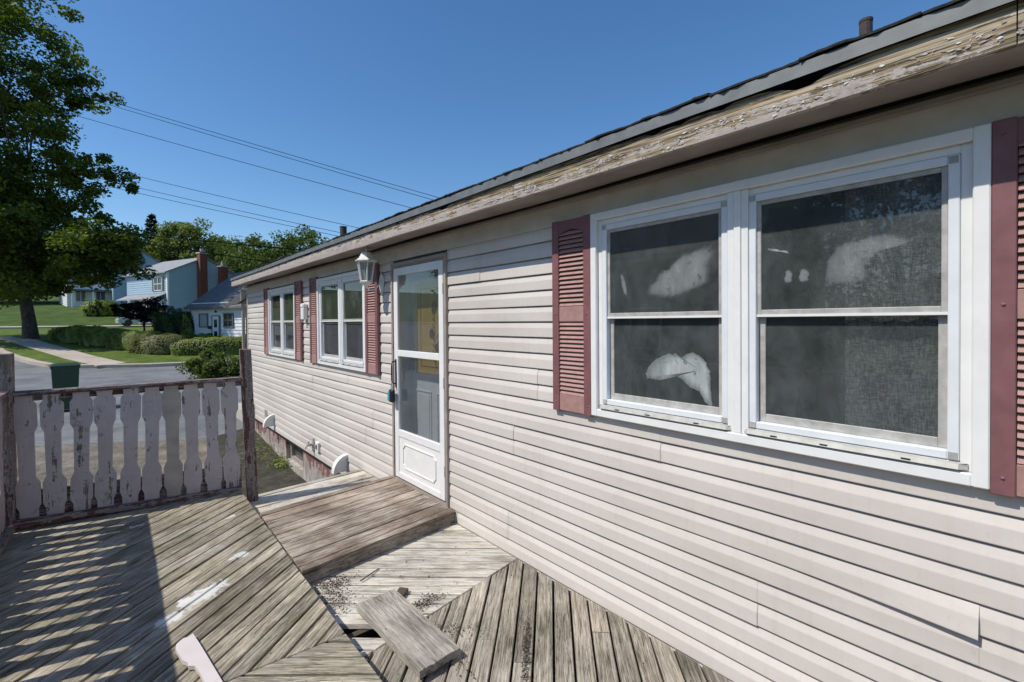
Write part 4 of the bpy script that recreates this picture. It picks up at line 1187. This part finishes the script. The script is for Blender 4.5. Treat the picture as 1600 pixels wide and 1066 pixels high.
for i, (x, y, r_, hh, lab) in enumerate(((-20, 96, 6, 9, 'wooded tree far up the hill at the left edge'), (-13, 100, 6, 9, 'wooded tree far up the hill behind the street tree'), (-7, 104, 6, 9.5, 'wooded tree on the hill behind the white house'))):
    tree('hill_tree', lab, (x, y, T(y)), 4, .35, ((0, 0, hh*.55), (r_, r_, hh*.5)), 110, 110, 1.5, .5, LF3, 40+i, group='trees on the far hill', zbot=.8)
tree('purple_maple', 'small dark purple leaved tree on the lawn before the blue house', (-.35, 41.3, T(41.3)+.14), 1.0, .07, ((.0, 0, 1.75), (1.35, 1.2, .75)), 60, 130, .38, .14, LFD, 31, nb=9, flat=.55)
# clipped hedges
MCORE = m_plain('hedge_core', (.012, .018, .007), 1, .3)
def hedge(name, label, base, size, rz, mat, seed, n_lf=9000, leaf=.085, lump=.10, cat='hedge', group=None, rnd=.8):
    root = tag(empty(name, base, rz), label, cat, group); rr = np.random.default_rng(seed)
    sx, sy, sz = size
    v = rr.normal(0, 1, (n_lf, 3)); v[:, 2] = np.abs(v[:, 2])*1.0
    e = 4.5
    nrmv = (np.abs(v)**e).sum(1)**(1/e); u = v/nrmv[:, None]
    mod = 1+lump*np.sin(u[:, 0]*sx*1.9+seed)*np.cos(u[:, 1]*5+seed*2)+lump*.6*np.sin(u[:, 0]*sx*4.7+u[:, 2]*6)
    f = rr.uniform(.90, 1.03, n_lf)*mod
    P = u*f[:, None]*np.array([sx/2, sy/2, sz])
    nr = u/np.array([sx/2, sy/2, sz]); nr /= np.linalg.norm(nr, axis=1)[:, None]
    leaves('foliage', P, leaf, mat, root, seed, .65, .2, nr)
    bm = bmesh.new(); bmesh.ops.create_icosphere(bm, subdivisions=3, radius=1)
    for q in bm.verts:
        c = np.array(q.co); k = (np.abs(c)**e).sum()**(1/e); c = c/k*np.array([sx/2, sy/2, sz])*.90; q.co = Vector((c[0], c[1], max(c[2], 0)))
    obj('inner_branches', bm, MCORE, root, smooth=True)  # plain dark solid core filling the leaf shell
    return root
hz = lambda y: T(y)+.13
G = 'clipped hedge shrubs along the lawn'
hedge('hedge', 'far left clipped green hedge mound nearest the street tree', (-3.45, 38.2, hz(38.2)), (3.3, 2.1, .92), -.98, LFH, 1, 13000, lump=.05)
hedge('hedge', 'second clipped green hedge mound from the street tree', (-2.25, 36.3, hz(36.3)), (3.0, 2.1, .92), -.98, LFH, 2, 13000, lump=.05)
hedge('hedge', 'third clipped green hedge mound, below the purple tree', (-1.05, 34.4, hz(34.4)), (3.0, 2.0, .95), -.98, LFH, 3, 13000, lump=.05)
hedge('hedge', 'dull olive clipped hedge mound at the bend of the hedge row', (-.05, 32.3, hz(32.3)), (2.6, 1.8, .95), -.7, LFR, 4, 12000, lump=.06)
hedge('hedge', 'long straight dark green hedge running right to the house corner', (3.3, 30.6, hz(30.6)), (6.0, 1.3, .92), -.22, LFH, 5, 14000, lump=.03)
hedge('shrub', 'big dark rounded shrub left of the white cottage', (1.15, 38.2, hz(38.2)), (2.3, 2.2, 1.75), .3, LF3, 6, 8000, .12, .16, 'shrub')
hedge('shrub', 'lighter green shrub touching the white cottage wall', (1.95, 37.6, hz(37.6)), (1.2, 1.2, 1.6), 0, LFH, 7, 5000, .11, .16, 'shrub')
hedge('perennial', 'lime green leafy plants left of the cottage door', (2.25, 34.6, hz(34.6)), (1.1, .8, .62), -1.1, LFY, 8, 2500, .14, .2, 'plant')
hedge('perennial', 'lime green leafy plants right of the cottage door', (3.05, 32.9, hz(32.9)), (1.5, .8, .62), -1.1, LFY, 9, 3000, .14, .2, 'plant')
hedge('shrub', 'small round topiary shrub at the porch post', (4.05, 31.7, hz(31.7)), (.7, .7, .95), 0, LFH, 10, 2500, .08, .06, 'shrub')
tree('roadside_bush', 'loose dark bush at the near roadside behind the deck railing', (.50, 19.4, T(19.4)), .35, .03, ((0, 0, .55), (.82, .7, .52)), 60, 120, .24, .095, LF3, 33, cat='bush', nb=12)
tree('roadside_bush', 'second low bush half hidden by the railing post', (1.15, 18.6, T(18.6)), .35, .03, ((0, 0, .42), (.55, .5, .40)), 36, 110, .22, .09, LF3, 34, cat='bush', nb=8)
hedge('shrub', 'lime shrub on the grassy bank across the upper road', (-2.9, 73.5, T(73.5)), (3.2, 2, 1.5), 0, LFY, 12, 3000, .25, .2, 'shrub')
# weeds by the foundation
rr = np.random.default_rng(3); P = []
for (x, y, n_, s) in ((-.05, 8.45, 260, .10), (-.06, 9.4, 200, .12), (-.1, 10.3, 160, .15), (-.25, 9.0, 120, .2), (-.02, 6.3, 60, .1)):
    q = rr.normal(0, s, (n_, 3)); q[:, 2] = np.abs(q[:, 2])*.8; q[:, 1] *= 1.8; q += np.array([x, y, -.715]); q[:, 0] = np.minimum(q[:, 0], .02); P.append(q)
tag(leaves('weeds', np.concatenate(P), .045, LFH, None, 3), 'small green weeds along the foundation wall', 'weeds', kind='stuff')

# ------------------------------------------------------------------ wheelie bin
MBIN = m_plain('green_bin_plastic', (.012, .055, .028), .45, .15, 8, .05)
MBINL = m_plain('green_bin_lid', (.010, .042, .022), .5, .15, 8, .05)
bny = 15.85
wbn = tag(empty('wheelie_bin', (-3.02, bny, T(bny)+.012), R(4)), 'dark green wheelie bin standing on the asphalt beyond the railing', 'bin')
def frustum(bm, w0, d0, z0, w1, d1, z1, oy=0):
    a = [bm.verts.new((x*w0/2, y*d0/2, z0)) for x, y in ((-1, -1), (1, -1), (1, 1), (-1, 1))]; b = [bm.verts.new((x*w1/2, y*d1/2+oy, z1)) for x, y in ((-1, -1), (1, -1), (1, 1), (-1, 1))]
    bm.faces.new(a[::-1]); bm.faces.new(b)
    for i in range(4): bm.faces.new((a[i], a[(i+1) % 4], b[(i+1) % 4], b[i]))
    bmesh.ops.bevel(bm, geom=list({e for v in a+b for e in v.link_edges}), offset=.025, segments=2, affect='EDGES', profile=.5)
BH = 1.10
bm = bmesh.new(); frustum(bm, .42, .48, .06, .50, .58, BH-.02); obj('body', fixn(bm), MBIN, wbn)
bm = bmesh.new(); ring(bm, -.30, .30, -.265, .265, .03, 0, .055, .006)
for v in bm.verts: v.co = Vector((v.co.z, v.co.y, BH-.05+v.co.x))
obj('rim', fixn(bm), MBIN, wbn)
bm = bmesh.new(); frustum(bm, .58, .66, BH+.008, .42, .48, BH+.055); box(bm, (-.29, .34, BH-.03), (.29, .40, BH+.01), .01); obj('lid', fixn(bm), MBINL, wbn)
for s in (-1, 1):
    bm = bmesh.new(); tube(bm, [(s*.21, .27, .10), (s*.26, .27, .10)], .10, 16); obj('wheel', fixn(bm), MBLACK, wbn)
# ------------------------------------------------------------------ houses across the street
MBLUEW = m_plain('pale_blue_siding', (.36, .48, .58), .6, .06, 2, .05)
MWSID = m_plain('white_siding', (.78, .80, .81), .6, .06, 2, .05)
MBRICK = m_plain('brick_chimney', (.20, .065, .045), .9, .3, 25, .4)
MROOFG = m_ground('grey_shingles', [(.10, .10, .105), (.15, .15, .155), (.21, .21, .215)], 3, .5, .03)
MROOFL = m_ground('pale_shingles', [(.22, .23, .24), (.29, .30, .31), (.35, .36, .37)], 3, .4, .03)
MGLD = m_plain('dark_pane', (.03, .035, .04), .08, .3)
MCUR = m_plain('net_curtain', (.42, .45, .44), .6, .1)
def gable_house(root, wx, wy, h, rise, mw, mr, over=.35, lap=.20, rname='roof'):
    """local frame: front wall on x=0 facing -x, length wy along +y, depth wx along +x; ridge along y"""
    bm = bmesh.new()
    sec = [(0, -.6), (wx, -.6), (wx, h), (wx/2, h+rise), (0, h)]
    a = [bm.verts.new((x, 0, z)) for x, z in sec]; b = [bm.verts.new((x, wy, z)) for x, z in sec]
    bm.faces.new(a); bm.faces.new(b[::-1])
    for i in range(5): bm.faces.new((a[i], b[i], b[(i+1) % 5], a[(i+1) % 5]))
    wl = obj('wall', fixn(bm), mw, root)
    # clapboards as real laps on the two visible sides
    for side in (0, 1):
        k = 0; z = 0.0
        while z < (h if side == 0 else h+rise-.2):
            zt = min(z+lap-.012, h if side == 0 else 99)
            bm = bmesh.new()
            if side == 0: extrude_profile(bm, [(-.045, z), (-.012, z+lap), (.0, z+lap), (.0, z)], [-.02, wy+.02], True)
            else:
                ins = 0 if z+lap < h else (z+lap-h)/rise*wx/2
                if wx-2*ins < .3: break
                x0, x1 = ins-.0, wx-ins
                v = [bm.verts.new(p) for p in ((x0, -.045, z), (x1, -.045, z), (x1, -.012, z+lap), (x0, -.012, z+lap), (x0, 0.001, z), (x1, .001, z), (x1, .001, z+lap), (x0, .001, z+lap))]
                for f in ((0, 1, 2, 3), (4, 5, 1, 0), (0, 3, 7, 4), (1, 5, 6, 2), (3, 2, 6, 7)): bm.faces.new([v[i] for i in f])
            obj('clapboard', fixn(bm), mw, wl)
            z += lap
    bm = bmesh.new(); sl = rise/(wx/2); t = .12
    for sgn in (0, 1):
        q = [(-over, h-over*sl+.03), (wx/2, h+rise+.03), (wx/2, h+rise+.03+t), (-over, h-over*sl+.03+t)]
        if sgn: q = [(wx-x, z) for x, z in q]
        extrude_profile(bm, q, [-over*.6, wy+over*.6], True)
    rf = obj(rname, fixn(bm), mr, root)
    return wl, rf
def far_window(root, face, u0, u1, z0, z1, panes=(2, 2), shut=None, mglass=None, trim=None):
    """face 'x': on x=0 wall (u=y); face 'y': on y=0 wall (u=x)"""
    P_ = (lambda d_, u, z: (-d_, u, z)) if face == 'x' else (lambda d_, u, z: (u, -d_, z))
    bm = bmesh.new()
    for a, b in (((u0, z0), (u0+.07, z1)), ((u1-.07, z0), (u1, z1)), ((u0+.07, z1-.07), (u1-.07, z1)), ((u0+.07, z0), (u1-.07, z0+.07))): box(bm, P_(.04, *a), P_(.11, *b))
    for i in range(1, panes[0]): u = u0+(u1-u0)*i/panes[0]; box(bm, P_(.065, u-.03, z0+.07), P_(.10, u+.03, z1-.07))
    wdw = obj('window', bm, trim or MWHITE, root)
    for i in range(panes[0]):
        for j in range(panes[1]):
            a = u0+.06+(u1-u0-.12)*i/panes[0]; b = u0+.06+(u1-u0-.12)*(i+1)/panes[0]; c = z0+.06+(z1-z0-.12)*j/panes[1]; d = z0+.06+(z1-z0-.12)*(j+1)/panes[1]
            obj('pane', B((P_(.05, a+.015, c+.02), P_(.062, b-.015, d-.02))), mglass or MGLD, wdw)
    if panes[1] > 1:
        bm = bmesh.new()
        for j in range(1, panes[1]):
            z = z0+(z1-z0)*j/panes[1]; box(bm, P_(.063, u0+.07, z-.03), P_(.098, u1-.07, z+.03))
        obj('glazing_bar', bm, trim or MWHITE, wdw)
    if shut:
        for u in (u0-shut-.02, u1+.02):
            obj('shutter', B((P_(.046, u, z0-.03), P_(.10, u+shut, z1+.03))), MGLD, root)
# white cottage
hx, hy = 1.95, 37.35
dirv = Vector((2.05, -4.3)).normalized()
rz = math.atan2(dirv.y, dirv.x)       # local +y must run along the front; front faces street
cot = tag(empty('white_cottage', (hx+dirv.x*9, hy+dirv.y*9, .36), math.atan2(-dirv.y, -dirv.x)-math.pi/2), 'small white cottage with grey shingle roof and two dark framed windows', 'house')
WL = 9.0
gable_house(cot, 6.6, WL, 2.45, 2.35, MWSID, MROOFG, over=.38, lap=.22)
MTR = m_plain('grey_green_trim', (.16, .18, .17), .6, .1)
far_window(cot, 'x', WL-1.72, WL-.85, 1.05, 1.95, (1, 1), None, MCUR, MTR)
far_window(cot, 'x', WL-4.15, WL-3.25, 1.05, 1.95, (2, 2), None, None, MTR)
bm = bmesh.new(); yd = WL-2.82
box(bm, (-.10, yd, .05), (-.05, yd+.62, 1.75), .006)
dr = obj('door', bm, MWHITE, cot)
obj('pane', B(((-.106, yd+.16, .45), (-.101, yd+.46, .80)), ((-.106, yd+.16, 1.05), (-.101, yd+.46, 1.55))), MGLD, dr)
obj('door_frame', B(((-.12, yd-.07, .05), (-.05, yd-.005, 1.82)), ((-.12, yd+.625, .05), (-.05, yd+.69, 1.82)), ((-.12, yd-.005, 1.755), (-.05, yd+.625, 1.82))), MTR, cot)
obj('mailbox', B(((-.16, yd+.78, .95), (-.05, yd+1.02, 1.15)), bev=.01), MBLACK, cot)
obj('porch_light', B(((-.13, yd+.25, 1.98), (-.05, yd+.36, 2.12)), bev=.02), MBLACK, cot)
# blue two-storey house
bl = tag(empty('blue_house', (2.68, 63.2, 1.45), R(22)), 'two storey pale blue house with white windows and two brick chimneys', 'house')
gable_house(bl, 7.8, 8.6, 5.85, 1.9, MBLUEW, MROOFL, over=.4, lap=.24)
far_window(bl, 'x', 1.0, 2.6, 3.85, 5.35, (2, 2), .35)
bm = bmesh.new(); box(bm, (-.75, .5, .3), (-.05, 4.6, 2.9), .01); bay = obj('bay', bm, MWSID, bl)
for i in range(3):
    y_ = .75+i*1.25
    obj('bay_window', B(((-.80, y_+.1, .9), (-.755, y_+1.05, 2.55))), MGLD, bl)
    for q in (0, .52, 1.05): obj('bay_frame', B(((-.86, y_+q, .8), (-.805, y_+q+.11, 2.65))), MWHITE, bl)
bm = bmesh.new(); extrude_profile(bm, [(-1.3, 2.85), (-.05, 3.45), (-.05, 3.55), (-1.3, 2.95)], [.2, 8.2], True); obj('porch_roof', fixn(bm), MROOFL, bl)
bm = bmesh.new(); box(bm, (-.09, -.09, -.3), (.10, .10, 5.85)); obj('corner_board', bm, MWSID, bl)
def chimney(root, x, y, w0, z0, z1):
    bm = bmesh.new(); box(bm, (x, y-.35, z0), (x+w0, y+.3, z1)); ch = obj('chimney', bm, MBRICK, root)
    obj('chimney_cap', B(((x-.06, y-.41, z1+.002), (x+w0+.06, y+.36, z1+.14))), MCONC, ch)
    bm = bmesh.new(); tube(bm, [(x+w0*.35, y-.15, z1+.14), (x+w0*.35, y-.15, z1+.55)], .16, 10); tube(bm, [(x+w0*.75, y-.1, z1+.14), (x+w0*.75, y-.1, z1+.45)], .12, 10); obj('flue', fixn(bm), MALU, ch)
chimney(bl, 3.0, -.35, .80, -.4, 8.15)
chimney(bl, 4.85, -1.2, .80, -.4, 6.75)
bl3 = tag(empty('gabled_house', (-1.7, 86, T(86)-.3), R(6)), 'distant pale blue gable with small attic vent behind the blue house', 'house')
gable_house(bl3, 6.4, 10, 6.2, 2.2, MBLUEW, MROOFL, over=.35, lap=.26)
obj('attic_vent', B(((2.85, -.12, 6.9), (3.55, -.05, 7.35))), MGLD, bl3)
chimney(bl3, 1.9, -.5, .8, -.4, 8.7)
wh = tag(empty('white_house', (-6.5, 88, T(88)-.5), R(8)), 'white house with porch columns glimpsed under the street tree', 'house')
gable_house(wh, 7, 9, 4.2, 1.8, MWSID, MROOFG, over=.3, lap=.28)
for i in range(3): far_window(wh, 'y', .8+i*2.1, 1.9+i*2.1, 1.2, 2.7, (2, 1))
for i in range(4): obj('porch_column', B(((.3+i*2.1, -1.4, -.2), (.5+i*2.1, -1.2, 2.6))), MWHITE, wh)
obj('porch_roof', B(((0, -1.6, 2.6), (7, -.06, 2.85))), MROOFG, wh)
# parked car on the upper road, mostly hidden
MCAR = m_plain('silver_car_paint', (.52, .56, .62), .25, .05, 3, .0, metal=.3)
car = tag(empty('parked_car', (.45, 62.6, T(62.6)+.17), R(8)), 'pale parked car half hidden behind the purple tree', 'car')
bm = bmesh.new()
sec = [(-2.1, .30), (-2.15, .62), (-2.0, .82), (-1.15, .92), (-.55, 1.38), (.85, 1.40), (1.55, .98), (2.1, .90), (2.15, .55), (2.1, .30)]
rws = [[bm.verts.new((x*(1-.02*abs(y)), y*(.80 if z > 1.0 else .88)/.88, z)) for x, z in sec] for y in (-.88, -.8, .8, .88)]
for k, rw in enumerate(rws):
    if k in (0, 3):
        for v in rw: v.co.z = .3+(v.co.z-.3)*.94
for p, q in zip(rws[:-1], rws[1:]):
    for i in range(10): bm.faces.new((p[i], p[(i+1) % 10], q[(i+1) % 10], q[i]))
bm.faces.new(rws[0]); bm.faces.new(rws[-1][::-1])
obj('body', fixn(bm), MCAR, car)
for s in (-1, 1):
    bm = bmesh.new(); y = s*.86
    f = [bm.verts.new(p) for p in ((-1.0, y, .92), (1.35, y, .98), (.8, y*.95, 1.30), (-.5, y*.95, 1.30))]; bm.faces.new(f)
    obj('side_window', bm, MGLD, car)
    for x in (-1.3, 1.3):
        bm = bmesh.new(); tube(bm, [(x, s*.70, .32), (x, s*.895, .32)], .32, 18); obj('wheel', fixn(bm), MBLACK, car)

# ------------------------------------------------------------------ overhead wires
MWIRE = m_plain('wire', (.004, .004, .004), .9, .1, spec=.05)
def wire(label, a, b, r, ext=(1.0, .8), sag=.25):
    a = Vector(a); b = Vector(b); d_ = b-a; s = a-d_*ext[0]; e = b+d_*ext[1]
    pts = [s+(e-s)*t+Vector((0, 0, -4*sag*t*(1-t)+sag*.9)) for t in np.linspace(0, 1, 24)]
    bm = bmesh.new(); tube(bm, pts, r, 5)
    tag(obj('overhead_wire', fixn(bm), MWIRE), label, 'wire', 'overhead wires')
wire('uppermost thin wire of the close pair crossing the sky', (-1.443, 36.339, 14.631), (10.565, 20.774, 7.94), .014)
wire('lower thin wire of the close pair crossing the sky', (-1.59, 36.461, 14.481), (10.39, 20.921, 7.812), .014)
wire('single thin wire just below the close pair of wires', (-1.751, 36.579, 13.348), (9.495, 21.675, 7.433), .014)
wire('thin wire in mid sky, fourth from the top', (-.499, 35.463, 10.307), (7.502, 23.351, 6.418), .0125)
wire('thin wire in mid sky, fifth from the top', (-.939, 35.828, 9.782), (6.758, 23.98, 6.199), .0125)
wire('thin wire in mid sky, sixth from the top', (-1.518, 36.318, 9.637), (6.632, 24.084, 6.038), .0125)
wire('thick dark cable passing in front of the pale tree crown', (-5.297, 39.494, 7.636), (5.212, 25.278, 5.341), .024)
wire('lowest thick dark cable passing before the brick chimneys', (-4.723, 39.003, 7.402), (4.14, 26.178, 4.704), .024)
# ------------------------------------------------------------------ next door, left of the picture
nb_ = tag(empty('neighbour_house', (-13.5, 20.0, T(10)-.1), R(180)), 'brown neighbouring house left of the deck, seen reflected in the panes', 'house')
gable_house(nb_, 8.5, 13.0, 4.6, 2.6, m_plain('brown_siding', (.16, .13, .11), .7, .1, 2, .05), MROOFG, over=.4, lap=.24)
for i in range(3): far_window(nb_, 'x', 1.6+i*3.6, 3.0+i*3.6, 1.2, 2.8, (2, 2))
for i, (x, y) in enumerate(((-15, 3.0), (-14.8, 21.9), (-17, -4.5))):  # unseen trees, added so the panes reflect less bright sky
    tree('garden_tree', ['garden tree near the neighbouring house, nearest the deck', 'garden tree past the neighbouring house towards the street', 'garden tree behind the camera side of the neighbouring house'][i], (x, y, T(y)), 3.0, .22, ((0, 0, 5.6), (3.8, 3.8, 4.2)), 110, 120, .9, .24, LF3, 60+i, group='garden trees next door', zbot=1.5)
